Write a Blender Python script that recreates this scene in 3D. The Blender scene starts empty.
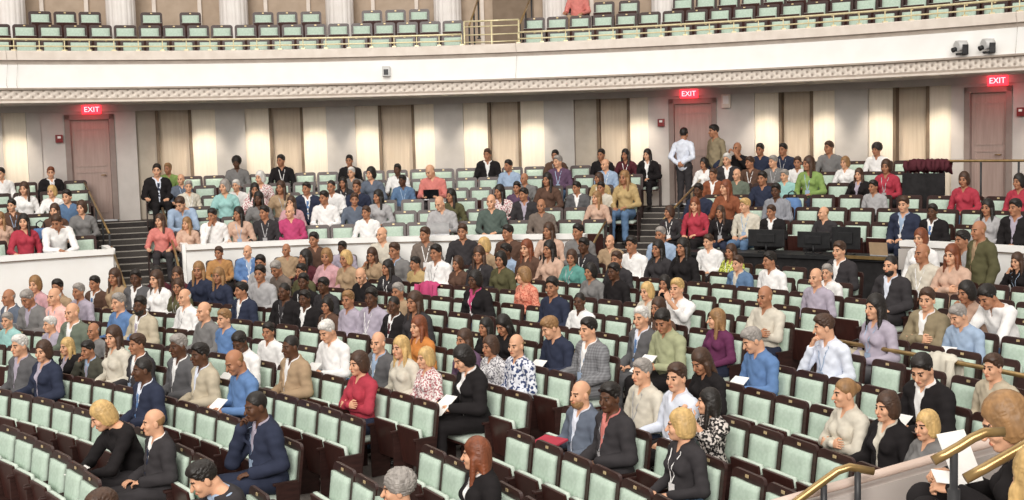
import bpy, bmesh, math, random
import numpy as np
from math import sin, cos, radians, degrees, pi, hypot, atan2
from mathutils import Matrix, Vector
random.seed(7)
COL = bpy.context.scene.collection

# ------------------------------------------------------------------ helpers
def lin(h):
    h = h.lstrip('#')
    c = [int(h[i:i+2], 16)/255 for i in (0, 2, 4)]
    return tuple(x/12.92 if x <= .04045 else ((x+.055)/1.055)**2.4 for x in c) + (1,)

def new_mat(name, rough=.6, metal=0.0, spec=.5):
    m = bpy.data.materials.new(name); m.use_nodes = True
    nt = m.node_tree; b = nt.nodes['Principled BSDF']
    b.inputs['Roughness'].default_value = rough
    b.inputs['Metallic'].default_value = metal
    b.inputs['Specular IOR Level'].default_value = spec
    return m, nt, b

def noisy(name, hexa, hexb=None, scale=6, rough=.7, metal=0, spec=.4, bump=0, stretch=None, detail=3, coord='Object'):
    m, nt, b = new_mat(name, rough, metal, spec)
    tc = nt.nodes.new('ShaderNodeTexCoord'); mp = nt.nodes.new('ShaderNodeMapping')
    if stretch: mp.inputs['Scale'].default_value = stretch
    n = nt.nodes.new('ShaderNodeTexNoise'); n.inputs['Scale'].default_value = scale; n.inputs['Detail'].default_value = detail
    r = nt.nodes.new('ShaderNodeValToRGB')
    a = lin(hexa); c = lin(hexb) if hexb else tuple(min(1, v*1.12) for v in a[:3]) + (1,)
    r.color_ramp.elements[0].position = .35; r.color_ramp.elements[1].position = .65
    r.color_ramp.elements[0].color = a; r.color_ramp.elements[1].color = c
    nt.links.new(tc.outputs[coord], mp.inputs[0]); nt.links.new(mp.outputs[0], n.inputs['Vector'])
    nt.links.new(n.outputs['Fac'], r.inputs[0]); nt.links.new(r.outputs[0], b.inputs['Base Color'])
    if bump:
        bp = nt.nodes.new('ShaderNodeBump'); bp.inputs['Strength'].default_value = bump; bp.inputs['Distance'].default_value = .01
        nt.links.new(n.outputs['Fac'], bp.inputs['Height']); nt.links.new(bp.outputs[0], b.inputs['Normal'])
    return m

def patterned(name, base, spots, kind, scale):
    """cloth with a print: spots/flowers (voronoi) or a woven check"""
    m, nt, b = new_mat(name, .85, 0, .2)
    tc = nt.nodes.new('ShaderNodeTexCoord')
    mix = nt.nodes.new('ShaderNodeMix'); mix.data_type = 'RGBA'
    mix.inputs['A'].default_value = lin(base); mix.inputs['B'].default_value = lin(spots)
    if kind == 'spots':
        v = nt.nodes.new('ShaderNodeTexNoise'); v.inputs['Scale'].default_value = scale; v.inputs['Detail'].default_value = 1
        r = nt.nodes.new('ShaderNodeValToRGB'); r.color_ramp.elements[0].position = .5; r.color_ramp.elements[1].position = .56
        nt.links.new(tc.outputs['Object'], v.inputs['Vector']); nt.links.new(v.outputs['Fac'], r.inputs[0]); nt.links.new(r.outputs[0], mix.inputs['Factor'])
    else:
        add = nt.nodes.new('ShaderNodeMath'); add.operation = 'MULTIPLY_ADD'; add.inputs[1].default_value = .5
        ws = []
        for d in ('X', 'Z'):
            w = nt.nodes.new('ShaderNodeTexWave'); w.bands_direction = d; w.inputs['Scale'].default_value = scale
            nt.links.new(tc.outputs['Object'], w.inputs['Vector']); ws.append(w)
        h = nt.nodes.new('ShaderNodeMath'); h.operation = 'MULTIPLY'; h.inputs[1].default_value = .5
        nt.links.new(ws[0].outputs['Fac'], add.inputs[0]); nt.links.new(ws[1].outputs['Fac'], h.inputs[0]); nt.links.new(h.outputs[0], add.inputs[2])
        nt.links.new(add.outputs[0], mix.inputs['Factor'])
    nt.links.new(mix.outputs['Result'], b.inputs['Base Color'])
    return m

def emit(name, hexc, strength):
    m, nt, b = new_mat(name, .5)
    b.inputs['Base Color'].default_value = lin(hexc); b.inputs['Emission Color'].default_value = lin(hexc)
    b.inputs['Emission Strength'].default_value = strength
    return m

def mesh_obj(name, verts, faces, mats, parent=None, midx=None, smooth=False):
    me = bpy.data.meshes.new(name); me.from_pydata([tuple(v) for v in verts], [], faces)
    for m in (mats if isinstance(mats, (list, tuple)) else [mats]): me.materials.append(m)
    if midx is not None: me.polygons.foreach_set('material_index', midx)
    if smooth: me.polygons.foreach_set('use_smooth', [True]*len(me.polygons))
    me.update()
    o = bpy.data.objects.new(name, me); COL.objects.link(o)
    if parent: o.parent = parent
    return o

def bm_obj(name, bm, mats, parent=None, smooth=None):
    bmesh.ops.recalc_face_normals(bm, faces=bm.faces[:])
    me = bpy.data.meshes.new(name); bm.to_mesh(me); bm.free()
    for m in (mats if isinstance(mats, (list, tuple)) else [mats]): me.materials.append(m)
    if smooth: me.polygons.foreach_set('use_smooth', [True]*len(me.polygons))
    o = bpy.data.objects.new(name, me); COL.objects.link(o)
    if parent: o.parent = parent
    return o

def box(bm, c, s, rot=None, bevel=0, mat=0):
    """axis box, centre c, full size s, optional rotation matrix"""
    M = Matrix.Translation(Vector(c)) @ (rot.to_4x4() if rot is not None else Matrix()) @ Matrix.Diagonal((s[0], s[1], s[2], 1))
    r = bmesh.ops.create_cube(bm, size=1, matrix=M)
    fs = {f for v in r['verts'] for f in v.link_faces}
    if bevel:
        es = {e for f in fs for e in f.edges}
        rb = bmesh.ops.bevel(bm, geom=list(es), offset=bevel, segments=2, profile=.7, affect='EDGES')
        fs = {f for v in rb['verts'] for f in v.link_faces} | {f for f in fs if f.is_valid}
    for f in fs: f.material_index = mat
    return bm

def tube(bm, pts, r, seg=8, mat=0, cap=True):
    pts = [Vector(p) for p in pts]; rings = []
    for i, p in enumerate(pts):
        d = (pts[min(i+1, len(pts)-1)] - pts[max(i-1, 0)]).normalized()
        u = d.cross(Vector((0, 0, 1)))
        if u.length < 1e-3: u = Vector((1, 0, 0))
        u.normalize(); w = d.cross(u)
        rr = r[i] if isinstance(r, (list, tuple)) else r
        rings.append([bm.verts.new(p + (u*cos(a) + w*sin(a))*rr) for a in [2*pi*k/seg for k in range(seg)]])
    for a, b in zip(rings, rings[1:]):
        for k in range(seg):
            f = bm.faces.new((a[k], a[(k+1) % seg], b[(k+1) % seg], b[k])); f.material_index = mat; f.smooth = True
    if cap:
        for q in (rings[0][::-1], rings[-1]):
            f = bm.faces.new(q); f.material_index = mat
    return bm

def revolve(name, prof, cx, cy, a0, a1, mats, pm=None, step=1.5, closed=True, parent=None, kind='structure', smooth=False):
    """sweep a (radius, height) outline about a vertical axis from bearing a0 to a1"""
    n = max(2, int(abs(a1-a0)/step)+1); P = len(prof)
    V = []; F = []; MI = []
    for i in range(n+1):
        a = radians(a0+(a1-a0)*i/n)
        for R, z in prof: V.append((cx+R*sin(a), cy+R*cos(a), z))
    segs = P if closed else P-1
    for i in range(n):
        for j in range(segs):
            k = (j+1) % P
            F.append((i*P+j, i*P+k, (i+1)*P+k, (i+1)*P+j)); MI.append(pm[j] if pm else 0)
    if closed:
        F.append(tuple(range(P))); F.append(tuple(n*P+j for j in range(P-1, -1, -1))); MI += [pm[0] if pm else 0]*2
    o = mesh_obj(name, V, F, mats, parent, MI)
    # arc-length coordinates for patterned mouldings
    uv = o.data.uv_layers.new(name='UVMap')
    L = [0]
    for j in range(P): L.append(L[-1] + hypot(prof[(j+1) % P][0]-prof[j][0], prof[(j+1) % P][1]-prof[j][1]))
    R0 = prof[0][0]; co = []
    for i in range(n):
        for j in range(segs):
            u0 = radians(a0+(a1-a0)*i/n)*R0; u1 = radians(a0+(a1-a0)*(i+1)/n)*R0
            co += [u0, L[j], u0, L[j+1], u1, L[j+1], u1, L[j]]
    co += [0]*(2*len(o.data.loops)-len(co))
    uv.data.foreach_set('uv', co)
    bm = bmesh.new(); bm.from_mesh(o.data); bmesh.ops.recalc_face_normals(bm, faces=bm.faces[:]); bm.to_mesh(o.data); bm.free()
    if kind: o['kind'] = kind
    return o

def tag(o, label, cat, group=None, kind=None):
    o['label'] = label; o['category'] = cat
    if group: o['group'] = group
    if kind: o['kind'] = kind
    return o

def empty(name, loc=(0, 0, 0), rz=0):
    o = bpy.data.objects.new(name, None); o.location = loc; o.rotation_euler = (0, 0, rz); o.empty_display_size = .1
    COL.objects.link(o); return o

# ------------------------------------------------------------------ the plan of the hall
ZC = 4.125
CX, CY, SL, R0, RA, RB = -18.1071, 2.2968, .07, 16.2228, 17.2161, .858   # curved rows of the main floor
TX, TY, RT0, RTP, TZ0, TZP = -2.3, 12.8, 13.15, .82, 1.46, .19          # horseshoe tier behind the white wall
BR = [16.95, 17.8, 18.65]; BZ = [5.45, 5.83, 6.20]                        # balcony rows
SETB = .2
def zf(R): return SL*max(0, R-R0)
def tp(R, az, z): a = radians(az); return (TX+R*sin(a), TY+R*cos(a), z)
def op(R, az, z): a = radians(az); return (CX+R*sin(a), CY+R*cos(a), z)
def place(sec, k, az):
    """(location, rotation z) of a seat's origin: floor point under the sitter's hips, facing the centre of its curve"""
    rz = -radians(az)
    if sec == 't': return tp(RT0+RTP*k-SETB, az, TZ0+TZP*k), rz
    if sec == 'w': return tp(11.45, az, .98), rz
    if sec == 'b': return tp(BR[k]-SETB, az, BZ[k]), rz
    R = RA+RB*k-SETB - (.0167*max(0, min(az, 60)-46) if k == 0 else 0)
    return op(R, az, zf(RA+RB*k)), rz

# seat and audience plan: section, row, bearing
SEATS="""o,0,46.13,-1 o,0,47.94,-1 o,0,49.76,-1 o,0,51.71,-1 o,0,53.60,-1 o,0,55.35,-1 o,1,39.76,-1 o,1,41.43,-1 o,1,43.08,-1 o,1,44.70,-1 o,1,46.30,-1 o,1,47.90,-1 o,1,49.50,-1 o,1,51.11,-1 o,1,52.71,156 o,1,54.42,157 o,1,56.09,-1 o,1,60.86,-1 o,1,62.52,159 o,1,64.19,-1 o,1,65.85,-1 o,1,67.51,-1 o,1,69.18,-1 o,2,36.47,-1 o,2,38.23,148 o,2,39.80,149 o,2,41.33,-1 o,2,42.86,-1 o,2,44.39,-1 o,2,45.91,-1 o,2,47.44,155 o,2,48.97,-1 o,2,50.50,-1 o,2,52.03,-1 o,2,53.56,-1 o,2,55.08,-1 o,2,56.61,160 o,2,60.43,-1 o,2,62.01,-1 o,2,63.60,-1 o,2,65.19,-1 o,2,66.78,250 o,2,68.37,-1 o,2,69.96,-1 o,3,31.41,-1 o,3,32.93,-1 o,3,34.45,-1 o,3,35.97,-1 o,3,37.49,150 o,3,39.20,154 o,3,40.76,146 o,3,42.34,147 o,3,43.84,-1 o,3,45.34,151 o,3,46.85,152 o,3,48.34,-1 o,3,49.81,229 o,3,51.27,-1 o,3,52.73,-1 o,3,54.19,-1 o,3,55.65,-1 o,3,60.75,-1 o,3,62.21,-1 o,3,63.73,-1 o,3,65.25,249 o,3,66.77,-1 o,3,68.29,-1 o,3,69.81,-1 o,4,28.78,-1 o,4,30.18,133 o,4,31.58,-1 o,4,32.99,132 o,4,34.39,131 o,4,35.79,145 o,4,37.19,-1 o,4,38.61,-1 o,4,40.05,-1 o,4,41.49,-1 o,4,42.93,-1 o,4,44.36,-1 o,4,45.79,222 o,4,47.34,-1 o,4,48.81,224 o,4,50.21,-1 o,4,51.61,-1 o,4,53.01,227 o,4,54.41,-1 o,4,55.82,-1 o,4,61.18,-1 o,4,62.67,-1 o,4,64.16,-1 o,4,65.61,-1 o,4,67.07,-1 o,4,68.53,-1 o,4,69.98,-1 o,5,27.48,125 o,5,29.00,129 o,5,30.34,128 o,5,31.69,-1 o,5,33.03,-1 o,5,34.38,135 o,5,35.72,143 o,5,37.07,-1 o,5,38.41,-1 o,5,39.76,153 o,5,41.10,189 o,5,42.45,-1 o,5,43.79,223 o,5,45.13,-1 o,5,46.48,-1 o,5,47.82,225 o,5,49.17,-1 o,5,50.51,226 o,5,51.86,228 o,5,53.20,236 o,5,54.55,-1 o,5,55.89,235 o,5,57.24,-1 o,5,60.18,-1 o,5,61.57,245 o,5,63.09,246 o,5,64.73,-1 o,5,66.36,247 o,5,67.95,-1 o,5,69.35,-1 o,6,26.68,126 o,6,27.97,127 o,6,29.27,130 o,6,30.56,-1 o,6,31.86,-1 o,6,33.15,-1 o,6,34.44,-1 o,6,35.74,144 o,6,37.03,-1 o,6,38.32,-1 o,6,39.66,-1 o,6,41.05,-1 o,6,42.44,-1 o,6,43.84,-1 o,6,45.23,-1 o,6,46.67,-1 o,6,48.12,-1 o,6,49.56,230 o,6,50.86,-1 o,6,52.15,231 o,6,53.56,234 o,6,54.93,237 o,6,56.23,-1 o,6,61.05,242 o,6,62.58,243 o,6,64.07,248 o,6,65.37,-1 o,6,66.66,-1 o,6,67.95,-1 o,6,69.25,-1 o,7,27.94,134 o,7,29.19,136 o,7,30.44,137 o,7,31.68,138 o,7,32.93,141 o,7,34.17,-1 o,7,35.42,-1 o,7,36.67,177 o,7,37.91,-1 o,7,39.16,178 o,7,40.40,181 o,7,41.65,182 o,7,42.89,183 o,7,44.14,186 o,7,45.39,188 o,7,46.63,211 o,7,47.88,-1 o,7,49.12,-1 o,7,50.37,232 o,7,51.62,233 o,7,52.86,-1 o,7,54.12,238 o,7,55.58,239 o,7,61.02,244 o,7,62.26,-1 o,7,63.51,-1 o,7,64.81,-1 o,7,66.30,251 o,7,67.70,252 o,7,68.98,253 o,7,70.27,-1 o,8,29.52,139 o,8,30.72,140 o,8,31.92,142 o,8,33.12,176 o,8,34.32,-1 o,8,35.52,173 o,8,36.73,-1 o,8,37.93,179 o,8,39.13,180 o,8,40.45,-1 o,8,41.85,-1 o,8,43.27,187 o,8,44.53,-1 o,8,45.79,-1 o,8,47.05,-1 o,8,48.30,-1 o,8,49.51,-1 o,8,50.71,-1 o,8,51.91,-1 o,8,53.11,-1 o,8,54.31,-1 o,8,55.52,221 o,8,56.72,240 o,8,60.60,241 o,8,61.80,-1 o,8,63.00,-1 o,8,64.20,-1 o,8,65.40,-1 o,8,66.60,254 o,8,67.81,-1 o,8,69.01,-1 o,9,33.45,163 o,9,34.61,175 o,9,35.77,174 o,9,36.93,-1 o,9,38.09,-1 o,9,39.25,184 o,9,40.42,-1 o,9,41.59,-1 o,9,42.75,-1 o,9,43.92,-1 o,9,45.16,207 o,9,46.36,-1 o,9,47.62,-1 o,9,49.03,212 o,9,50.29,213 o,9,51.45,-1 o,9,52.71,-1 o,9,53.98,218 o,9,55.22,-1 o,9,56.47,220 o,9,60.98,124 o,9,62.37,-1 o,9,63.69,-1 o,9,65.02,-1 o,9,66.39,255 o,10,34.12,172 o,10,35.25,166 o,10,36.37,168 o,10,37.49,-1 o,10,38.61,185 o,10,39.73,-1 o,10,40.85,-1 o,10,42.00,-1 o,10,43.16,-1 o,10,44.32,-1 o,10,45.63,208 o,10,46.79,-1 o,10,47.94,-1 o,10,49.10,-1 o,10,50.27,-1 o,10,51.43,215 o,10,52.78,217 o,10,53.99,-1 o,10,55.19,-1 o,10,56.40,219 o,10,60.58,116 o,10,61.74,-1 o,10,62.91,-1 o,10,64.08,-1 o,11,36.13,171 o,11,37.22,170 o,11,38.30,205 o,11,39.39,193 o,11,40.47,206 o,11,41.56,203 o,11,42.64,204 o,11,43.73,-1 o,11,44.81,-1 o,11,45.90,-1 o,11,46.99,209 o,11,48.10,214 o,11,49.20,-1 o,11,50.30,216 o,11,51.47,-1 o,11,52.64,-1 o,11,53.72,-1 o,11,54.84,-1 o,11,55.97,-1 o,11,60.48,120 o,11,61.75,123 o,11,62.91,-1 o,12,39.13,-1 o,12,40.18,194 o,12,41.23,195 o,12,42.28,197 o,12,43.33,199 o,12,44.38,201 o,12,45.44,-1 o,12,46.49,210 o,12,47.54,-1 o,12,48.59,-1 o,12,49.64,-1 o,12,50.69,-1 o,12,51.75,-1 o,12,52.80,-1 o,12,53.85,-1 o,12,54.90,110 o,12,55.95,-1 o,12,59.23,-1 o,12,60.32,121 o,12,61.54,122 o,13,43.48,200 o,13,44.57,-1 o,13,45.67,104 o,13,46.81,103 o,13,47.89,105 o,13,49.08,-1 o,13,50.26,108 o,13,51.57,109 o,13,52.67,-1 o,13,53.77,118 o,13,56.08,115 o,13,57.14,-1 o,13,58.20,-1 o,13,59.26,-1 o,13,60.32,-1 o,14,48.51,107 o,14,49.58,-1 o,14,50.67,-1 o,14,51.74,-1 o,14,52.81,117 o,14,55.81,114 o,14,56.80,112 o,14,57.79,-1 o,14,58.81,-1 t,0,-33.23,-1 t,0,-30.94,8 t,0,-28.58,9 t,0,-26.29,-1 t,0,-20.06,16 t,0,-17.86,43 t,0,-15.66,42 t,0,-13.46,41 t,0,-11.26,39 t,0,-9.06,37 t,0,-6.86,-1 t,0,-4.66,-1 t,0,-2.46,35 t,0,-0.26,-1 t,0,1.94,-1 t,0,4.14,61 t,0,6.34,-1 t,0,8.54,63 t,0,10.74,-1 t,0,12.94,51 t,0,15.14,-1 t,0,17.34,-1 t,0,24.22,87 t,0,26.42,88 t,0,28.62,84 t,0,30.82,85 t,0,33.02,86 t,0,35.22,-1 t,0,37.42,89 t,0,39.62,-1 t,0,41.82,-1 t,0,44.03,96 t,0,46.30,97 t,0,48.50,-1 t,0,50.70,100 t,0,52.90,101 t,1,-32.09,7 t,1,-30.02,-1 t,1,-27.94,10 t,1,-25.87,5 t,1,-18.05,15 t,1,-15.93,-1 t,1,-13.81,-1 t,1,-11.69,40 t,1,-8.97,38 t,1,-6.18,26 t,1,-3.71,34 t,1,-1.63,36 t,1,0.44,-1 t,1,2.51,-1 t,1,4.58,62 t,1,6.65,-1 t,1,8.73,48 t,1,10.80,50 t,1,12.87,-1 t,1,14.94,-1 t,1,17.01,60 t,1,25.61,83 t,1,27.91,76 t,1,29.98,-1 t,1,32.05,79 t,1,34.19,-1 t,1,36.34,-1 t,1,38.49,-1 t,1,40.65,-1 t,1,42.80,-1 t,1,44.95,-1 t,1,47.11,-1 t,1,49.26,-1 t,1,51.41,-1 t,2,-30.57,6 t,2,-28.52,-1 t,2,-26.47,4 t,2,-16.33,-1 t,2,-14.30,20 t,2,-11.94,22 t,2,-9.80,23 t,2,-7.71,24 t,2,-5.70,25 t,2,-3.61,30 t,2,-1.40,-1 t,2,0.81,-1 t,2,3.02,-1 t,2,5.23,-1 t,2,7.44,-1 t,2,9.65,49 t,2,12.17,54 t,2,14.64,58 t,2,16.64,59 t,2,18.59,81 t,2,25.70,-1 t,2,27.73,-1 t,2,29.77,78 t,2,31.94,-1 t,2,34.12,-1 t,2,36.30,-1 t,2,38.48,95 t,2,40.73,-1 t,2,42.98,-1 t,2,45.24,98 t,2,47.24,-1 t,2,49.23,99 t,3,-31.05,-1 t,3,-29.12,1 t,3,-27.14,3 t,3,-25.21,-1 t,3,-17.01,14 t,3,-15.15,-1 t,3,-13.29,21 t,3,-11.39,19 t,3,-9.22,-1 t,3,-7.05,-1 t,3,-4.88,27 t,3,-2.60,31 t,3,-0.08,33 t,3,2.33,44 t,3,4.19,-1 t,3,6.05,-1 t,3,7.91,-1 t,3,9.77,47 t,3,11.79,-1 t,3,13.80,-1 t,3,15.82,57 t,3,17.97,82 t,3,24.89,73 t,3,26.74,74 t,3,28.59,-1 t,3,30.45,77 t,3,32.35,80 t,3,34.21,-1 t,3,36.06,94 t,3,38.11,93 t,4,-30.36,-1 t,4,-28.51,-1 t,4,-26.66,-1 t,4,-24.82,-1 t,4,-19.12,11 t,4,-17.35,13 t,4,-15.59,-1 t,4,-13.72,-1 t,4,-11.84,-1 t,4,-9.96,-1 t,4,-8.08,-1 t,4,-6.20,-1 t,4,-4.32,29 t,4,-2.49,-1 t,4,-0.70,32 t,4,1.06,-1 t,4,2.82,-1 t,4,4.58,-1 t,4,6.34,-1 t,4,8.10,46 t,4,10.04,-1 t,4,12.02,53 t,4,13.87,-1 t,4,15.73,56 t,4,17.56,-1 t,4,23.39,75 t,4,25.16,67 t,4,26.92,68 t,4,28.68,71 t,4,30.44,72 t,4,32.20,-1 t,4,33.96,92 t,4,35.72,-1 t,4,37.55,-1 t,5,-29.78,0 t,5,-28.10,-1 t,5,-26.42,2 t,5,-24.68,-1 t,5,-18.10,12 t,5,-16.42,-1 t,5,-14.75,-1 t,5,-13.07,17 t,5,-11.39,-1 t,5,-9.72,18 t,5,-8.01,-1 t,5,-6.29,-1 t,5,-4.56,28 t,5,-2.79,-1 t,5,-1.02,-1 t,5,0.76,-1 t,5,2.53,-1 t,5,4.30,-1 t,5,6.07,45 t,5,7.82,-1 t,5,9.56,-1 t,5,11.30,52 t,5,13.08,-1 t,5,14.86,55 t,5,16.69,64 t,5,18.38,65 t,5,25.16,66 t,5,26.84,69 t,5,28.52,70 t,5,30.20,-1 t,5,31.87,90 t,5,33.55,-1 t,5,35.23,91 t,5,36.91,-1 t,5,38.62,-1 b,0,-29.45,-1 b,0,-27.61,-1 b,0,-25.77,-1 b,0,-23.93,-1 b,0,-22.09,-1 b,0,-20.25,-1 b,0,-18.42,-1 b,0,-16.58,-1 b,0,-14.74,-1 b,0,-12.90,-1 b,0,-11.06,-1 b,0,-9.22,-1 b,0,-7.38,-1 b,0,-5.54,-1 b,0,-3.70,-1 b,0,-1.86,-1 b,0,-0.02,-1 b,0,1.82,-1 b,0,3.66,-1 b,0,9.96,-1 b,0,11.81,-1 b,0,13.67,-1 b,0,15.52,-1 b,0,17.37,-1 b,0,19.23,-1 b,0,21.08,-1 b,0,22.94,-1 b,0,24.79,-1 b,0,26.64,-1 b,0,28.50,-1 b,0,30.35,-1 b,0,32.20,-1 b,0,34.06,-1 b,0,35.91,-1 b,0,37.76,-1 b,0,39.62,-1 b,0,41.47,-1 b,0,43.33,-1 b,0,45.18,-1 b,1,-29.02,-1 b,1,-27.31,-1 b,1,-25.60,-1 b,1,-23.89,-1 b,1,-22.18,-1 b,1,-20.48,-1 b,1,-18.77,-1 b,1,-17.06,-1 b,1,-15.35,-1 b,1,-13.65,-1 b,1,-11.94,-1 b,1,-10.23,-1 b,1,-8.52,-1 b,1,-6.82,-1 b,1,-5.11,-1 b,1,-3.40,-1 b,1,-1.69,-1 b,1,0.01,-1 b,1,1.72,-1 b,1,3.43,-1 b,1,9.54,-1 b,1,11.27,-1 b,1,12.99,-1 b,1,14.71,-1 b,1,16.43,-1 b,1,18.16,-1 b,1,19.88,-1 b,1,21.60,-1 b,1,23.32,-1 b,1,25.05,-1 b,1,26.77,-1 b,1,28.49,-1 b,1,30.21,-1 b,1,31.94,-1 b,1,33.66,-1 b,1,35.38,-1 b,1,37.10,-1 b,1,38.83,-1 b,1,40.55,-1 b,1,42.27,-1 b,1,43.99,-1 b,2,-25.92,-1 b,2,-24.27,-1 b,2,-22.62,-1 b,2,-18.45,-1 b,2,-15.75,-1 b,2,-10.62,-1 b,2,-8.90,-1 b,2,-7.18,-1 b,2,-2.75,-1 b,2,-1.02,-1 b,2,0.71,-1 b,2,12.47,-1 b,2,14.30,-1 b,2,16.13,-1 b,2,20.04,-1 b,2,21.68,-1 b,2,23.31,-1 b,2,24.95,-1 b,2,26.58,-1 b,2,28.22,-1 b,2,29.85,-1 b,2,31.49,-1 b,2,33.12,-1 b,2,34.76,-1 b,2,36.39,-1 b,2,38.02,-1 b,2,39.66,-1 b,2,41.29,-1 b,2,42.93,-1 w,0,-15.62,161 w,0,-13.02,162 w,0,-9.49,164 w,0,-6.89,165 w,0,-4.29,167 w,0,-0.54,169 w,0,3.50,190 w,0,6.99,191 w,0,11.34,192 w,0,15.13,196 w,0,17.97,198 w,0,20.90,202 w,0,25.71,102 w,0,30.20,106 w,0,49.46,113 w,0,53.10,111 w,0,58.03,119"""
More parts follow.
